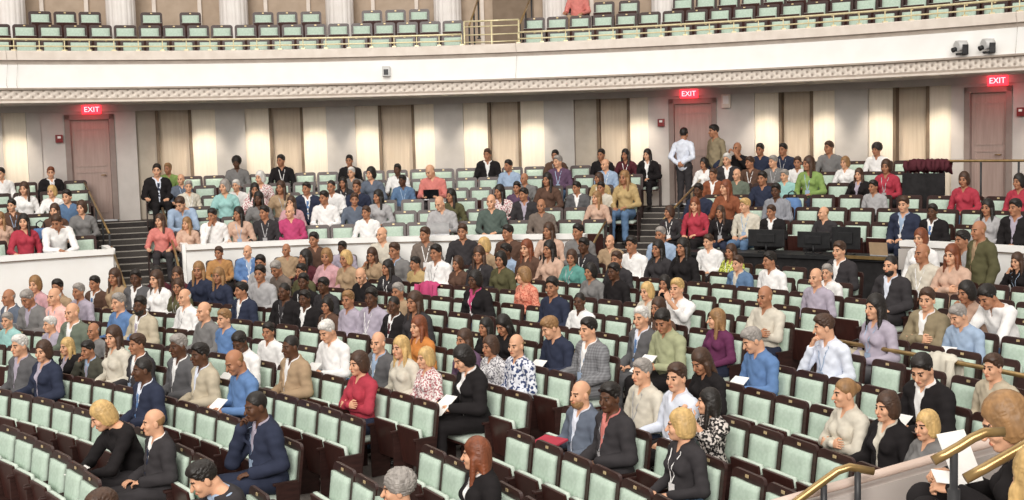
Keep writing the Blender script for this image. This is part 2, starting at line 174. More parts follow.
PEOPLE="""t 5 -29.78 0.946 m l k s white s 0 2 174
t 3 -29.12 1.022 w l b l white s 0 24 189
t 5 -26.42 0.932 m l r s black j 0 50 173
t 3 -27.14 0.953 w l y b white s 0 53 192
t 2 -26.47 1.039 m l k s denim s 0 68 197
t 1 -25.87 1.036 w l b b grey s 0 83 208
t 2 -30.57 0.935 m l k s brown s 0 12 206
t 1 -32.09 0.929 w l n l peach s 0 6 219
t 0 -30.94 1.054 w l k l red s 0 24 222
t 0 -28.58 1.1 m t b s white s 5 59 228
t 1 -27.94 1.009 w l b l brown s 0 49 211
t 4 -19.12 1.072 m l k s black j 0 141 171
t 5 -18.1 0.931 m t n s lime s 0 170 169
t 4 -17.35 0.9 m l n z bluegrey s 0 175 180
t 3 -17.01 0.946 m l g s cream s 0 189 187
t 1 -18.05 1.1 m l b s ltblue s 5 183 207
t 0 -20.06 0.962 w l b l coral s 0 193 221
t 5 -13.07 1.001 m d k a grey s 0 236 163
t 5 -9.72 1.013 m t k s black s 0 281 161
t 3 -11.39 1.06 w l w b floral s 0 258 178
t 2 -14.3 1.1 w l g b aqua s 0 222 186
t 3 -13.29 0.934 m l w s white s 0 236 186
t 2 -11.94 1.033 w t k l floral s 0 257 190
t 2 -9.8 1.052 w t b l tan s 0 282 188
t 2 -7.71 1.02 m t k s navy j 0 308 189
t 2 -5.7 1.042 m t k z white s 0 331 187
t 1 -6.18 1.042 m t k s white s 0 328 198
t 3 -4.88 0.926 w t k l charcoal s 0 342 183
t 5 -4.56 0.976 m t k s black s 0 349 161
t 4 -4.32 0.924 m l w s grey s 0 352 173
t 2 -3.61 1.028 m t b s navy s 0 356 187
t 3 -2.6 1.071 w l k b bluegrey s 0 369 174
t 4 -0.7 0.955 m d k s white s 0 399 170
t 3 -0.08 0.931 m d k s denim s 0 404 181
t 1 -3.71 0.993 m t b s bluegrey s 0 358 200
t 0 -2.46 0.964 m t b s white s 0 359 213
t 1 -1.63 1.032 w t k l ltgrey s 0 379 197
t 0 -9.06 1.02 m l g z magenta s 0 279 212
t 1 -8.97 0.977 w l b l pink s 0 291 203
t 0 -11.26 1.019 m t k s charcoal s 0 268 213
t 1 -11.69 1.063 w d k l grey s 0 253 199
t 0 -13.46 1.019 w t k l peach s 0 248 214
t 0 -15.66 1.017 m t k s white s 2 223 217
t 0 -17.86 0.9 w l n l peach s 0 207 231
t 3 2.33 1.1 m l n z coral s 3 438 172
t 5 6.07 1.019 m t b s black j 0 488 155
t 4 8.1 0.977 m t k s ltblue s 0 506 166
t 3 9.77 0.914 m t n z grey s 0 523 179
t 1 8.73 1.066 w t k l floral s 0 501 192
t 2 9.65 0.943 m t k s purple s 0 514 188
t 1 10.8 1.009 m t k s charcoal j 0 526 195
t 0 12.94 1.015 m t n z greybrown s 0 538 206
t 5 11.3 0.97 m t k s brown s 0 555 156
t 4 12.02 1.029 m l g s purple s 0 560 162
t 2 12.17 1.069 w t k l brown s 0 548 180
t 5 14.86 0.969 m t k s black s 0 601 155
t 4 15.73 0.957 m l n z ltblue s 0 606 165
t 3 15.82 0.9 w t b l yellowtan s 0 598 179
t 2 14.64 0.924 m t k s greysuit j 0 580 188
t 2 16.64 0.918 m t k s cream s 0 610 188
t 1 17.01 0.941 w l n l peach s 0 590 198
t 0 4.14 1.1 m l w z ltgrey s 3 436 202
t 1 4.58 1.017 w t k l olive s 0 455 196
t 0 8.54 1.093 m l n z greengrey s 0 487 202
t 5 16.69 0.959 w t k l maroon s 0 627 155
t 5 18.38 0.951 w l k l black j 0 647 155
t 5 25.16 1.026 m t n z black s 4 737 149
t 4 25.16 1.007 m l w s charcoal j 0 733 160
t 4 26.92 0.949 m t b s brown s 0 747 163
t 5 26.84 1.0 m t k s navy s 0 764 150
t 5 28.52 0.993 m t k s navy s 0 784 150
t 4 28.68 0.96 m l g s grey s 0 759 162
t 4 30.44 0.938 m t b s white s 0 793 163
t 3 24.89 0.93 m t b s rust j 0 715 175
t 3 26.74 0.926 m l n z greygreen s 0 737 175
t 4 23.39 0.943 w t k b white s 0 724 164
t 1 27.91 1.085 w l r l rust s 0 729 188
t 3 30.45 0.903 m l g s aqua s 0 782 176
t 2 29.77 1.04 m t k s navy s 0 761 179
t 1 32.05 1.037 m d k s plaidgrey s 0 775 191
t 3 32.35 1.095 w t b l lime s 0 812 164
t 2 18.59 1.081 w t n l yellowtan s 0 629 178
t 3 17.97 0.917 w t k l yellowtan s 0 641 177
t 1 25.61 1.04 m d k s navy s 0 697 191
t 0 28.62 0.9 w t b l black s 0 723 213
t 0 30.82 1.001 m l y s cream s 0 742 206
t 0 33.02 0.914 m t b s black j 0 757 212
t 0 24.22 0.9 w t b b charcoal s 0 698 217
t 0 26.42 1.014 w l r l red s 0 712 205
t 0 37.42 0.9 m l n z charcoal s 0 814 221
t 5 31.87 1.013 m t b s grey s 0 829 148
t 5 35.23 0.966 m t k a white s 0 874 150
t 4 33.96 0.929 w l n b white s 0 845 163
t 3 38.11 1.037 w t b b red s 0 888 167
t 3 36.06 0.913 w l b l black j 0 855 175
t 2 38.48 0.912 m t k s ltgrey s 0 873 187
t 0 44.03 1.045 m l b s navy j 0 899 205
t 0 46.3 0.957 m d k s black j 0 940 212
t 2 45.24 1.024 w t b b red s 0 967 180
t 2 49.23 1.002 w t k b red s 0 1019 182
t 0 50.7 1.032 w t k l ltgrey s 0 991 208
t 0 52.9 1.043 m t k s black j 0 1007 208
w 0 25.71 1.043 m t g s ltblue s 0 661 235
o 13 46.81 1.061 w t k l charcoal s 0 659 249
o 13 45.67 1.096 m t k s white s 0 631 245
o 13 47.89 1.1 w t k l black s 0 680 246
w 0 30.2 0.952 m l b s white s 0 709 242
o 14 48.51 0.948 w t b l limeprint s 0 728 252
o 13 50.26 0.936 m l b s denim j 0 736 264
o 13 51.57 1.005 m t k s white s 0 775 261
o 12 54.9 0.998 m l b z lilac s 0 812 278
w 0 53.1 1.1 m t k s ltgrey s 1 963 239
o 14 56.8 1.1 w l r l peach s 1 947 248
w 0 49.46 1.1 w l r b white s 0 921 236
o 14 55.81 1.091 m t n z cream s 0 927 254
o 13 56.08 1.061 m l k z charcoal j 0 890 266
o 10 60.58 1.1 w l k l lilac s 0 876 264
o 14 52.81 1.055 m l b s charcoal j 0 840 251
o 13 53.77 0.916 m l g s white s 0 828 273
w 0 58.03 0.901 w l b l black s 2 1017 263
o 11 60.48 1.058 m l b s khaki j 1 923 300
o 12 60.32 1.024 w t k b peach s 2 964 295
o 12 61.54 1.1 m t k s white s 5 996 300
o 11 61.75 0.974 m l g s ltblue s 3 962 319
o 9 60.98 1.053 m l b s palewhite s 2 822 330
o 5 27.48 1.058 m t g z bluegrey j 0 7 298
o 6 26.68 1.1 w l n b pink s 0 45 280
o 6 27.97 1.066 m t k s tan s 0 40 288
o 5 30.34 1.1 m l w z pinkcheck s 0 54 296
o 5 29.0 1.088 m t g s grey j 3 31 301
o 6 29.27 1.025 m t g s lilac s 0 79 292
o 4 34.39 1.095 m l y z greygreen j 0 67 313
o 4 32.99 0.926 m l w s lilac s 0 54 325
o 4 30.18 0.933 m l g s aqua s 0 9 321
o 7 27.94 0.993 m t k s brown j 0 116 284
o 5 34.38 1.082 m l g s blue s 0 120 303
o 7 29.19 1.1 w t b l tan s 0 131 277
o 7 30.44 1.1 m d k s greysuit j 0 141 278
o 7 31.68 1.1 w l b l white s 0 146 266
o 8 29.52 1.026 w t k l maroon s 0 169 274
o 8 30.72 1.024 w t b l maroon s 0 180 275
o 7 32.93 1.009 w t b l olive s 0 166 287
o 8 31.92 1.1 w t n l navy s 0 197 270
o 5 35.72 1.067 m d k s beige j 0 153 306
o 6 35.74 1.035 m l w z white s 0 181 298
o 4 35.79 0.9 m t g z grey s 0 93 332
o 3 40.76 1.084 w l b l cream s 0 114 337
o 3 42.34 1.036 m t b s charcoal j 0 138 345
o 2 38.23 1.078 m l w s greysuit j 0 22 346
o 2 39.8 1.049 w l b b navy j 0 46 352
o 3 37.49 0.9 w l y l black j 0 65 349
o 3 45.34 1.1 m d g s greysuit j 0 180 346
o 3 46.85 1.055 m d k s beige j 0 201 355
o 5 39.76 1.068 m l n z grey s 0 209 312
o 3 39.2 0.915 m t k s olivegrey j 2 89 352
o 2 47.44 1.072 m d k z navy j 0 149 370
o 1 52.71 1.1 w l y b black s 5 106 421
o 1 54.42 1.011 m l n z charcoal j 0 157 423
o 0 64.06 1.1 m l b s brown s 3 108 498
o 1 62.52 1.1 m l k s charcoal j 5 211 465
o 2 56.61 1.1 m d k z navy j 2 256 409
w 0 -15.62 0.9 m t b s orangetan s 0 220 254
w 0 -13.02 0.9 m l n z blue j 0 247 252
o 9 33.45 1.1 m t k s ltgrey s 0 267 254
w 0 -9.49 0.9 m t n z tan s 0 288 254
w 0 -6.89 1.04 m t k s brown s 0 315 240
o 10 35.25 1.1 w t n b pink s 0 320 247
w 0 -4.29 0.903 m d k s lilac s 0 341 248
o 10 36.37 1.085 w t y b tan s 0 348 259
w 0 -0.54 1.083 m l g z cream s 0 383 235
o 11 37.22 1.1 m t b s grey j 0 405 243
o 11 36.13 1.028 w t b l tan s 2 391 257
o 10 34.12 1.073 w t k l maroon s 0 310 258
o 8 35.52 1.1 m t k s ltgrey s 0 254 273
o 9 35.77 1.009 m t k s olive s 0 295 272
o 9 34.61 1.057 m t g s greybrown s 3 279 271
o 8 33.12 1.038 w t n l navy s 0 210 276
o 7 36.67 1.011 m t k s navy j 0 242 291
o 7 39.16 1.042 m d k z black j 0 280 292
o 8 37.93 1.026 m d k s black s 0 305 282
o 8 39.13 0.994 m d k s charcoal s 0 319 286
o 7 40.4 0.977 m d k s black j 0 308 299
o 7 41.65 0.917 w t k b brown s 0 327 306
o 7 42.89 1.017 m t n s lilac s 0 348 300
o 9 39.25 1.029 m l n z black s 3 361 278
o 10 38.61 0.989 w t k l charcoal s 0 385 268
o 7 44.14 1.069 m d k s lilac s 0 366 298
o 8 43.27 0.999 m t g s tan s 0 401 292
o 7 45.39 1.004 m d k z black j 0 400 306
o 5 41.1 1.015 m l n s blue s 0 230 319
w 0 3.5 1.067 m t b s greybrown s 0 426 235
w 0 6.99 1.1 m t b s charcoal s 0 463 231
w 0 11.34 1.076 m t k s brown s 0 509 233
o 11 39.39 1.1 m t k s white s 0 431 246
o 12 40.18 1.1 w l y b tan s 0 506 246
o 12 41.23 1.032 m d k s ltblue s 0 520 252
w 0 15.13 1.1 w t b l peach s 0 549 229
o 12 42.28 1.1 w l r l brown s 0 538 238
w 0 17.97 1.083 m t k s grey s 0 579 232
o 12 43.33 1.1 w t k l peach s 0 556 246
o 13 43.48 1.046 m d k s charcoal s 0 581 246
o 12 44.38 1.0 w t b b teal s 0 561 258
w 0 20.9 0.935 m l n z tan s 0 610 242
o 11 41.56 1.1 w t b l charcoal s 0 468 250
o 11 42.64 1.052 w t k b olive s 0 497 260
o 11 38.3 0.925 m t k s yellowtan s 0 426 264
o 11 40.47 0.96 w t b b brown s 0 452 264
o 9 45.16 1.068 w d k b black j 0 476 280
o 10 45.63 1.012 w l n b salmon s 0 527 276
o 11 46.99 0.979 w t k b grey s 0 590 272
o 12 46.49 1.014 m t b s charcoal s 0 601 260
o 7 46.63 1.081 w t b l charcoal s 0 419 302
o 9 49.03 1.073 m t k s navy s 0 555 287
o 9 50.29 0.934 m d k z white s 0 581 302
o 11 48.1 1.004 m d k s black s 0 616 272
o 10 51.43 0.963 w l y b cream s 0 644 292
o 11 50.3 0.91 w t k b charcoal s 0 662 284
o 10 52.78 1.036 m l y s white s 4 680 289
o 9 53.98 0.98 w t b l brown s 0 659 308
o 10 56.4 1.058 m t n z cream s 1 766 297
o 9 56.47 0.942 w l n l plum s 0 717 320
o 8 55.52 1.047 m l w s greysuit j 0 638 318
o 4 45.79 1.036 m d k s white s 3 238 345
o 5 43.79 0.932 m t k s white s 0 273 332
o 4 48.81 1.053 m d k z tan j 0 296 347
o 5 47.82 1.073 m l w s white s 3 333 334
o 5 50.51 1.011 m l g z greysuit j 0 374 343
o 4 53.01 1.029 w l b b red s 1 358 364
o 5 51.86 1.006 w l y l cream s 0 397 348
o 3 49.81 1.1 m t n z blue s 3 242 365
o 6 49.56 1.013 w l r l orange s 0 420 327
o 6 52.15 0.963 w t b l purple s 0 463 340
o 7 50.37 0.9 w t k l black s 0 476 328
o 7 51.62 0.986 w t k l black s 3 501 328
o 6 53.56 0.943 w t b b floralgrey s 0 491 347
o 5 55.89 1.074 w l k b black j 3 450 362
o 5 53.2 0.947 w l y b floral s 0 412 359
o 6 54.93 1.003 m l n z navyprint s 0 519 346
o 7 54.12 1.042 m l n s navy s 3 550 331
o 7 55.58 1.053 m l k s greyjacket j 0 591 330
o 8 56.72 1.082 m t k s khakigreen s 3 663 324
o 8 60.6 1.048 m l g s blue s 3 764 344
o 6 61.05 1.017 m l g s cream s 0 638 373
o 6 62.58 1.049 m l b s palewhite s 0 675 378
o 7 61.02 1.006 w t b l black s 3 706 365
o 5 61.57 0.994 m l n z bluegrey j 0 578 395
o 5 63.09 1.047 m d k s charcoal j 0 609 398
o 5 66.36 1.023 w l y b charcoal s 0 683 426
o 6 64.07 0.933 w l k l floralblack s 4 718 403
o 3 65.25 1.025 w l r l black j 0 478 455
o 2 66.78 1.033 m l g a grey s 0 400 490
o 7 66.3 0.997 w l n p cream s 1 848 394
o 7 67.7 0.979 w l b b black j 0 889 408
o 7 68.98 0.93 w l y b grey s 0 925 427
o 8 66.6 1.1 m l k s black j 3 915 369
o 9 66.39 0.962 m l b s beige s 0 999 368"""
WALL=[[-33.42, -31.66, 'n'], [-31.66, -30.02, 't'], [-30.02, -29.3, 'g'], [-29.3, -27.67, 'b'], [-27.67, -26.73, 'g'], [-26.73, -25.1, 'w'], [-25.1, -21.65, 'D'], [-21.65, -20.14, 'w'], [-20.14, -18.73, 't'], [-18.73, -16.16, 'n'], [-16.16, -14.45, 'b'], [-14.45, -12.3, 'g'], [-12.3, -10.54, 'b'], [-10.54, -8.02, 'n'], [-8.02, -6.29, 'b'], [-6.29, -4.12, 'g'], [-4.12, -2.39, 'b'], [-2.39, 0.33, 'n'], [0.33, 1.85, 'b'], [1.85, 4.05, 'g'], [4.05, 5.88, 'b'], [5.88, 8.39, 'n'], [8.39, 10.21, 'b'], [10.21, 12.48, 'g'], [12.48, 14.15, 't'], [14.15, 16.64, 'n'], [16.64, 18.05, 'b'], [18.05, 19.59, 'w'], [19.59, 23.14, 'D'], [23.14, 25.88, 'w'], [25.88, 27.61, 'b'], [27.61, 30.05, 'n'], [30.05, 31.68, 'b'], [31.68, 33.98, 'g'], [33.98, 35.64, 'b'], [35.64, 38.09, 'n'], [38.09, 39.63, 'b'], [39.63, 40.52, 'w'], [40.52, 43.65, 'D'], [43.65, 45.65, 'w'], [45.65, 46.97, 'b'], [46.97, 49.15, 'n']]
COLS=[-27.64, -20.4, -12.66, -5.15, 2.65, 10.57, 18.41, 26.11, 33.64, 40.77]
SIGNS=[-23.21, 21.21, 42.85]
ALARM=[-25.53, 19.06, 44.29]
CAMS=[42.69, 44.55, -1.26]
STAND=[21.57, 23.69]
MON=[34.01, 38.18, 41.0, 43.69]
GATE=[4.72, 9.18]
DESKAZ=[31.49, 45.42]
CAM=[[0.999635044230194, -0.0024084103309240648, -0.026906837543195238], [0.027014409986116716, 0.08912026466300821, 0.9956544581728629], [0.0, 0.9960179606744415, -0.0891528014923072]]
SINGLES={0,1,2,3,4,5,6,7,8,9,10,11,12,13,15,16,17,25,26,27,28,30,31,32,33,34,36,37,38,45,51,54,56,57,58,59,60,61,62,64,69,75,78,80,82,83,85,86,87,88,89,90,91,92,102,108,114,116,117,120,121,122,123,124,130,134,135,136,137,139,142,143,146,147,150,151,152,153,170,171,174,177,178,179,180,181,198,199,200,202,204,205,206,208,209,210,211,212,214,215,220,225,228,229,231,232,235,236,237,238,239,240,248,249,251,254,255,256,258,259,260,261,262,263,264,273,275,280,281,282,283,284,286,287,296,298,299,300,301,302,303,304,313,317,318,319,325,327,330,331,335,336,342,343,345,346,348,350,352,353,359,361,362,365,380,383,386,387,393,394,395,396,397,398,399,403,405,413,415,421,425,426,427,429,430,432,448,449,453,461,467,470,474,481,482,484,486,488,496,501,503,504,508,509,513,514,515,518,520,523,534,535,536,537,538,539,540,541,542,543,544,545,546,547,548,549,550,551,552,553,554,555,556,557,558,559,560,561,562,563,564,565,566,567,568,569,570,572,573,574,575,576,577,578,579,580,581,582,583,584,585,586,587,588,589,590,591,592,593,594,595,596,597,598,599,600,601,602,603,604,605,606,607,608,613,614,615,616,617,618,619,620,621,622,623,625,626,627,628,629}
# ------------------------------------------------------------------ materials for the audience
def tinted(name, lo, hi, scale, rough, spec=.3, bump=0, stretch=None, detail=3, mul=(1, 1, 1)):
    """material whose hue is the wearer's own (object colour), varied by a fine noise"""
    m, nt, b = new_mat(name, rough, 0, spec)
    tc = nt.nodes.new('ShaderNodeTexCoord'); mp = nt.nodes.new('ShaderNodeMapping'); oi = nt.nodes.new('ShaderNodeObjectInfo')
    if stretch: mp.inputs['Scale'].default_value = stretch
    n = nt.nodes.new('ShaderNodeTexNoise'); n.inputs['Scale'].default_value = scale; n.inputs['Detail'].default_value = detail
    r = nt.nodes.new('ShaderNodeValToRGB'); r.color_ramp.elements[0].position = .32; r.color_ramp.elements[1].position = .68
    r.color_ramp.elements[0].color = tuple(lo*q for q in mul)+(1,); r.color_ramp.elements[1].color = tuple(hi*q for q in mul)+(1,)
    mx = nt.nodes.new('ShaderNodeMix'); mx.data_type = 'RGBA'; mx.blend_type = 'MULTIPLY'; mx.inputs['Factor'].default_value = 1
    nt.links.new(tc.outputs['Object'], mp.inputs[0]); nt.links.new(mp.outputs[0], n.inputs['Vector']); nt.links.new(n.outputs['Fac'], r.inputs[0])
    nt.links.new(oi.outputs['Color'], mx.inputs['A']); nt.links.new(r.outputs[0], mx.inputs['B']); nt.links.new(mx.outputs['Result'], b.inputs['Base Color'])
    if bump:
        bp = nt.nodes.new('ShaderNodeBump'); bp.inputs['Strength'].default_value = bump; bp.inputs['Distance'].default_value = .01
        nt.links.new(n.outputs['Fac'], bp.inputs['Height']); nt.links.new(bp.outputs[0], b.inputs['Normal'])
    return m
M_SKINC = tinted('skin', .92, 1.06, 9, .5, .35)
M_LIP = tinted('lips', .95, 1.0, 9, .45, .35, mul=(.72, .46, .44))
M_BROW = noisy('eyebrow', '#33251d', '#4a372b', rough=.7)
M_EYE = noisy('eye', '#3a2c26', '#4a3a32', rough=.25)
M_SHOE = noisy('shoe_leather', '#1c1817', '#2a2422', rough=.4)
M_HAIRC = tinted('hair', .68, 1.25, 26, .52, .5, .35, (1, 1, .22), 4)
M_CLOTH = tinted('cloth', .90, 1.10, 11, .88, .15, .35)
SKIN = {'l': lin('#dda988'), 't': lin('#b07c5e'), 'd': lin('#61412f')}
HAIR = {'k': lin('#221c18'), 'b': lin('#4a3325'), 'n': lin('#96714a'), 'y': lin('#cfab70'), 'g': lin('#9c958f'), 'w': lin('#dedad4'), 'r': lin('#7e452a')}
CLOTH = dict(white='#f0eeec', black='#2a2628', charcoal='#423f41', navy='#333a52', grey='#8b8988', brown='#6a4c3d', cream='#e9dfcb', tan='#bd9c78', peach='#e2b79c',
    ltgrey='#c2c0c1', lilac='#c3b9c9', red='#c22f42', ltblue='#a9c3e2', greysuit='#6b6a6c', olive='#65603f', bluegrey='#6b7688', blue='#5f88c4', yellowtan='#cfae72',
    maroon='#5f2731', purple='#6f5270', pink='#e3a9b0', greybrown='#85756a', denim='#5f81ac', beige='#d3c3a6', aqua='#a5dcd8', rust='#9c5434', palewhite='#dfe4f0',
    magenta='#d03c72', lime='#93b45c', greygreen='#76806f', coral='#ea7f74', teal='#62ab9f', plum='#73305a', orangetan='#cc8f4f', orange='#e08232', olivegrey='#57564a',
    khakigreen='#b9bd90', khaki='#a08f6f', greengrey='#5f6f66')
CLOTH_PRINT = dict(floral=('#f0e6e2', '#b06a70', 'spots', 45), salmon=('#e69a82', '#c46a58', 'spots', 40), plaidgrey=('#6f6f78', '#aeb0b6', 'check', 14), pinkcheck=('#eba79d', '#f3cfc6', 'check', 16),
    navyprint=('#e4e6ee', '#3c496f', 'spots', 26), limeprint=('#d9df6d', '#7d8a3a', 'spots', 40), greyjacket=('#6a6a6d', '#8d8d90', 'check', 10), floralgrey=('#dcdadb', '#77757c', 'spots', 45), floralblack=('#2c2929', '#d8cfc8', 'spots', 34))
CM = {}
def tone(h):
    # muted, slightly deeper version of a swatch
    import colorsys
    r, g, b = [int(h[i:i+2], 16)/255 for i in (1, 3, 5)]
    H, S, V = colorsys.rgb_to_hsv(r, g, b)
    if S > .12: S *= .84
    if V < .93: V *= .90
    return '#%02x%02x%02x' % tuple(int(c*255) for c in colorsys.hsv_to_rgb(H, S, V))
def cloth(n):
    """a plain colour, or a material where the fabric is printed"""
    return patterned_cloth(n) if n in CLOTH_PRINT else lin(tone(CLOTH[n]))
def patterned_cloth(n):
    if n not in CM: CM[n] = patterned('cloth_'+n, *CLOTH_PRINT[n])
    return CM[n]
def clothmat(n):
    if n not in CM:
        if n in CLOTH_PRINT: CM[n] = patterned('cloth_'+n, *CLOTH_PRINT[n])
        else:
            m = noisy('cloth_'+n, tone(CLOTH[n]), None, scale=11, rough=.88, spec=.15, bump=.35); CM[n] = m
    return CM[n]
# ------------------------------------------------------------------ figures: one continuous surface from blended volumes
class Field:
    def __init__(s, xs, ys, zs):
        s.xs, s.ys, s.zs = [np.asarray(a, np.float32) for a in (xs, ys, zs)]
        s.F = np.full((len(xs), len(ys), len(zs)), .5, np.float32)
    def copy(s):
        g = Field.__new__(Field); g.xs, g.ys, g.zs = s.xs, s.ys, s.zs; g.F = s.F.copy(); return g
    def _sub(s, lo, hi):
        r = []
        for a, l, h in zip((s.xs, s.ys, s.zs), lo, hi):
            r.append(slice(int(np.searchsorted(a, l)), int(np.searchsorted(a, h))))
        i, j, k = r
        return (i, j, k), s.xs[i][:, None, None], s.ys[j][None, :, None], s.zs[k][None, None, :]
    def blend(s, lo, hi, fn, k, T=None):
        m = .03+k
        (sl), X, Y, Z = s._sub([a-m for a in lo], [a+m for a in hi])
        if 0 in s.F[sl].shape: return
        if T is not None:
            I = np.array(T.inverted(), np.float32)
            X, Y, Z = [I[q, 0]*X+I[q, 1]*Y+I[q, 2]*Z+I[q, 3] for q in range(3)]
        d = fn(X, Y, Z); a = s.F[sl]
        h = np.clip(.5+.5*(a-d)/k, 0, 1)
        s.F[sl] = a*(1-h)+d*h-k*h*(1-h)
    def carve(s, lo, hi, fn, k, T=None):
        m = .03+k
        (sl), X, Y, Z = s._sub([a-m for a in lo], [a+m for a in hi])
        if 0 in s.F[sl].shape: return
        if T is not None:
            I = np.array(T.inverted(), np.float32)
            X, Y, Z = [I[q, 0]*X+I[q, 1]*Y+I[q, 2]*Z+I[q, 3] for q in range(3)]
        d = -fn(X, Y, Z); a = s.F[sl]
        h = np.clip(.5-.5*(a-d)/k, 0, 1)
        s.F[sl] = a*(1-h)+d*h+k*h*(1-h)
    def cap(s, a, b, ra, rb, k=.02, T=None):
        a, b = np.array(a, float), np.array(b, float); r = max(ra, rb)
        ba = b-a; bb = float(ba@ba)+1e-9
        def fn(X, Y, Z):
            px, py, pz = X-a[0], Y-a[1], Z-a[2]
            t = np.clip((px*ba[0]+py*ba[1]+pz*ba[2])/bb, 0, 1)
            return np.sqrt((px-t*ba[0])**2+(py-t*ba[1])**2+(pz-t*ba[2])**2)-(ra+(rb-ra)*t)
        s.blend(*s._bb(np.minimum(a, b)-r, np.maximum(a, b)+r, T), fn, k, T)
    def _bb(s, lo, hi, T):
        if T is None: return list(lo), list(hi)
        c = [T @ Vector((x, y, z)) for x in (lo[0], hi[0]) for y in (lo[1], hi[1]) for z in (lo[2], hi[2])]
        return [min(v[i] for v in c) for i in range(3)], [max(v[i] for v in c) for i in range(3)]
    @staticmethod
    def _ellf(c, r):
        def fn(X, Y, Z):
            x, y, z = (X-c[0])/r[0], (Y-c[1])/r[1], (Z-c[2])/r[2]
            k0 = np.sqrt(x*x+y*y+z*z)+1e-6
            k1 = np.sqrt((x/r[0])**2+(y/r[1])**2+(z/r[2])**2)+1e-6
            return k0*(k0-1)/k1
        return fn
    def ell(s, c, r, k=.02, T=None, g=0):
        r = [q+g for q in r]
        s.blend(*s._bb([a-b for a, b in zip(c, r)], [a+b for a, b in zip(c, r)], T), s._ellf(c, r), k, T)
    def sub_ell(s, c, r, k=.01, T=None):
        s.carve(*s._bb([a-b for a, b in zip(c, r)], [a+b for a, b in zip(c, r)], T), s._ellf(c, r), k, T)
    def sub_half(s, n, o, k=.006, T=None):
        """remove everything on the side of the plane that n points to"""
        n = np.array(n, float); n /= np.linalg.norm(n)
        def fn(X, Y, Z): return -((X-o[0])*n[0]+(Y-o[1])*n[1]+(Z-o[2])*n[2])
        s.carve([-9]*3, [9]*3, fn, k, T)
    def mesh(s):
        F = s.F; b = F < 0; nx, ny, nz = F.shape
        cnt = np.zeros((nx-1, ny-1, nz-1), np.int8)
        for i in (0, 1):
            for j in (0, 1):
                for k in (0, 1): cnt += b[i:nx-1+i, j:ny-1+j, k:nz-1+k]
        act = (cnt > 0) & (cnt < 8)
        idx = np.full(act.shape, -1, np.int32); ci = np.argwhere(act); idx[act] = np.arange(len(ci))
        sx, sy, sz = ci[:, 0], ci[:, 1], ci[:, 2]
        acc = np.zeros((len(ci), 3)); w = np.zeros(len(ci))
        P = lambda i, j, k: np.stack([s.xs[sx+i], s.ys[sy+j], s.zs[sz+k]], 1)
        corners = [(i, j, k) for i in (0, 1) for j in (0, 1) for k in (0, 1)]
        for c in corners:
            for ax in range(3):
                if c[ax]: continue
                d = list(c); d[ax] = 1
                f0 = F[sx+c[0], sy+c[1], sz+c[2]]; f1 = F[sx+d[0], sy+d[1], sz+d[2]]
                m = (f0 < 0) != (f1 < 0)
                t = np.where(m, f0/(f0-f1+1e-12), 0)[:, None]
                acc += np.where(m[:, None], P(*c)*(1-t)+P(*d)*t, 0); w += m
        V = acc/np.maximum(w, 1)[:, None]
        Q = []
        for ax in range(3):
            sl0 = [slice(None)]*3; sl1 = [slice(None)]*3
            sl0[ax] = slice(0, -1); sl1[ax] = slice(1, None)
            cr = b[tuple(sl0)] != b[tuple(sl1)]
            e = np.argwhere(cr)
            o1, o2 = [a for a in range(3) if a != ax]
            ok = (e[:, o1] > 0) & (e[:, o2] > 0) & (e[:, o1] < F.shape[o1]-1) & (e[:, o2] < F.shape[o2]-1)
            e = e[ok]
            def at(d1, d2):
                q = e.copy(); q[:, o1] -= d1; q[:, o2] -= d2; return idx[q[:, 0], q[:, 1], q[:, 2]]
            quad = np.stack([at(1, 1), at(0, 1), at(0, 0), at(1, 0)], 1)
            inside = b[e[:, 0], e[:, 1], e[:, 2]]
            flip = inside if ax != 1 else ~inside
            quad[~flip] = quad[~flip][:, ::-1]
            Q.append(quad)
        Q = np.concatenate(Q); Q = Q[(Q >= 0).all(1)]
        return V, Q
    def folds(s, amp, seed):
        X, Y, Z = s.xs[:, None, None], s.ys[None, :, None], s.zs[None, None, :]
        a = np.sin(34*(.5*X+.85*Z)+3.2*np.sin(8*Y+seed)+2*np.sin(11*X))+.7*np.sin(52*(Z-.6*np.abs(X))+4*np.sin(10*X+seed)+3*Y)+.5*np.sin(70*(Z+.4*Y)+5*np.sin(13*X))
        s.F += (amp*a).astype(np.float32)
    def front(s, x, z):
        i = int(np.searchsorted(s.xs, x)); k = int(np.searchsorted(s.zs, z))
        i = min(max(i, 0), len(s.xs)-1); k = min(max(k, 0), len(s.zs)-1)
        c = np.argwhere(s.F[i, :, k] < 0)
        return float(s.ys[c[0, 0]]) if len(c) else -.1

def np_mesh(name, V, Q, mats, midx=None):
    me = bpy.data.meshes.new(name); n = len(Q)
    me.vertices.add(len(V)); me.vertices.foreach_set('co', np.asarray(V, np.float32).ravel())
    me.loops.add(4*n); me.loops.foreach_set('vertex_index', np.asarray(Q, np.int32).ravel())
    me.polygons.add(n); me.polygons.foreach_set('loop_start', np.arange(0, 4*n, 4, dtype=np.int32))
    me.polygons.foreach_set('use_smooth', np.ones(n, bool))
    for m in mats: me.materials.append(m)
    if midx is not None: me.polygons.foreach_set('material_index', np.asarray(midx, np.int32))
    me.update(calc_edges=True); me.validate()
    return me

def axis(lo, hi, fine, df, dc):
    out = []; x = lo
    while x < hi:
        out.append(x); x += df if any(a <= x <= b for a, b in fine) else dc
    return out

PIV = Vector((0, .02, 1.12))
def head_xf(base, yaw, pitch):
    """where the head-local frame goes: base = neck pivot in the body frame"""
    return Matrix.Translation(base) @ Matrix.Rotation(radians(yaw), 4, 'Z') @ Matrix.Rotation(radians(pitch), 4, 'X') @ Matrix.Translation(-PIV)

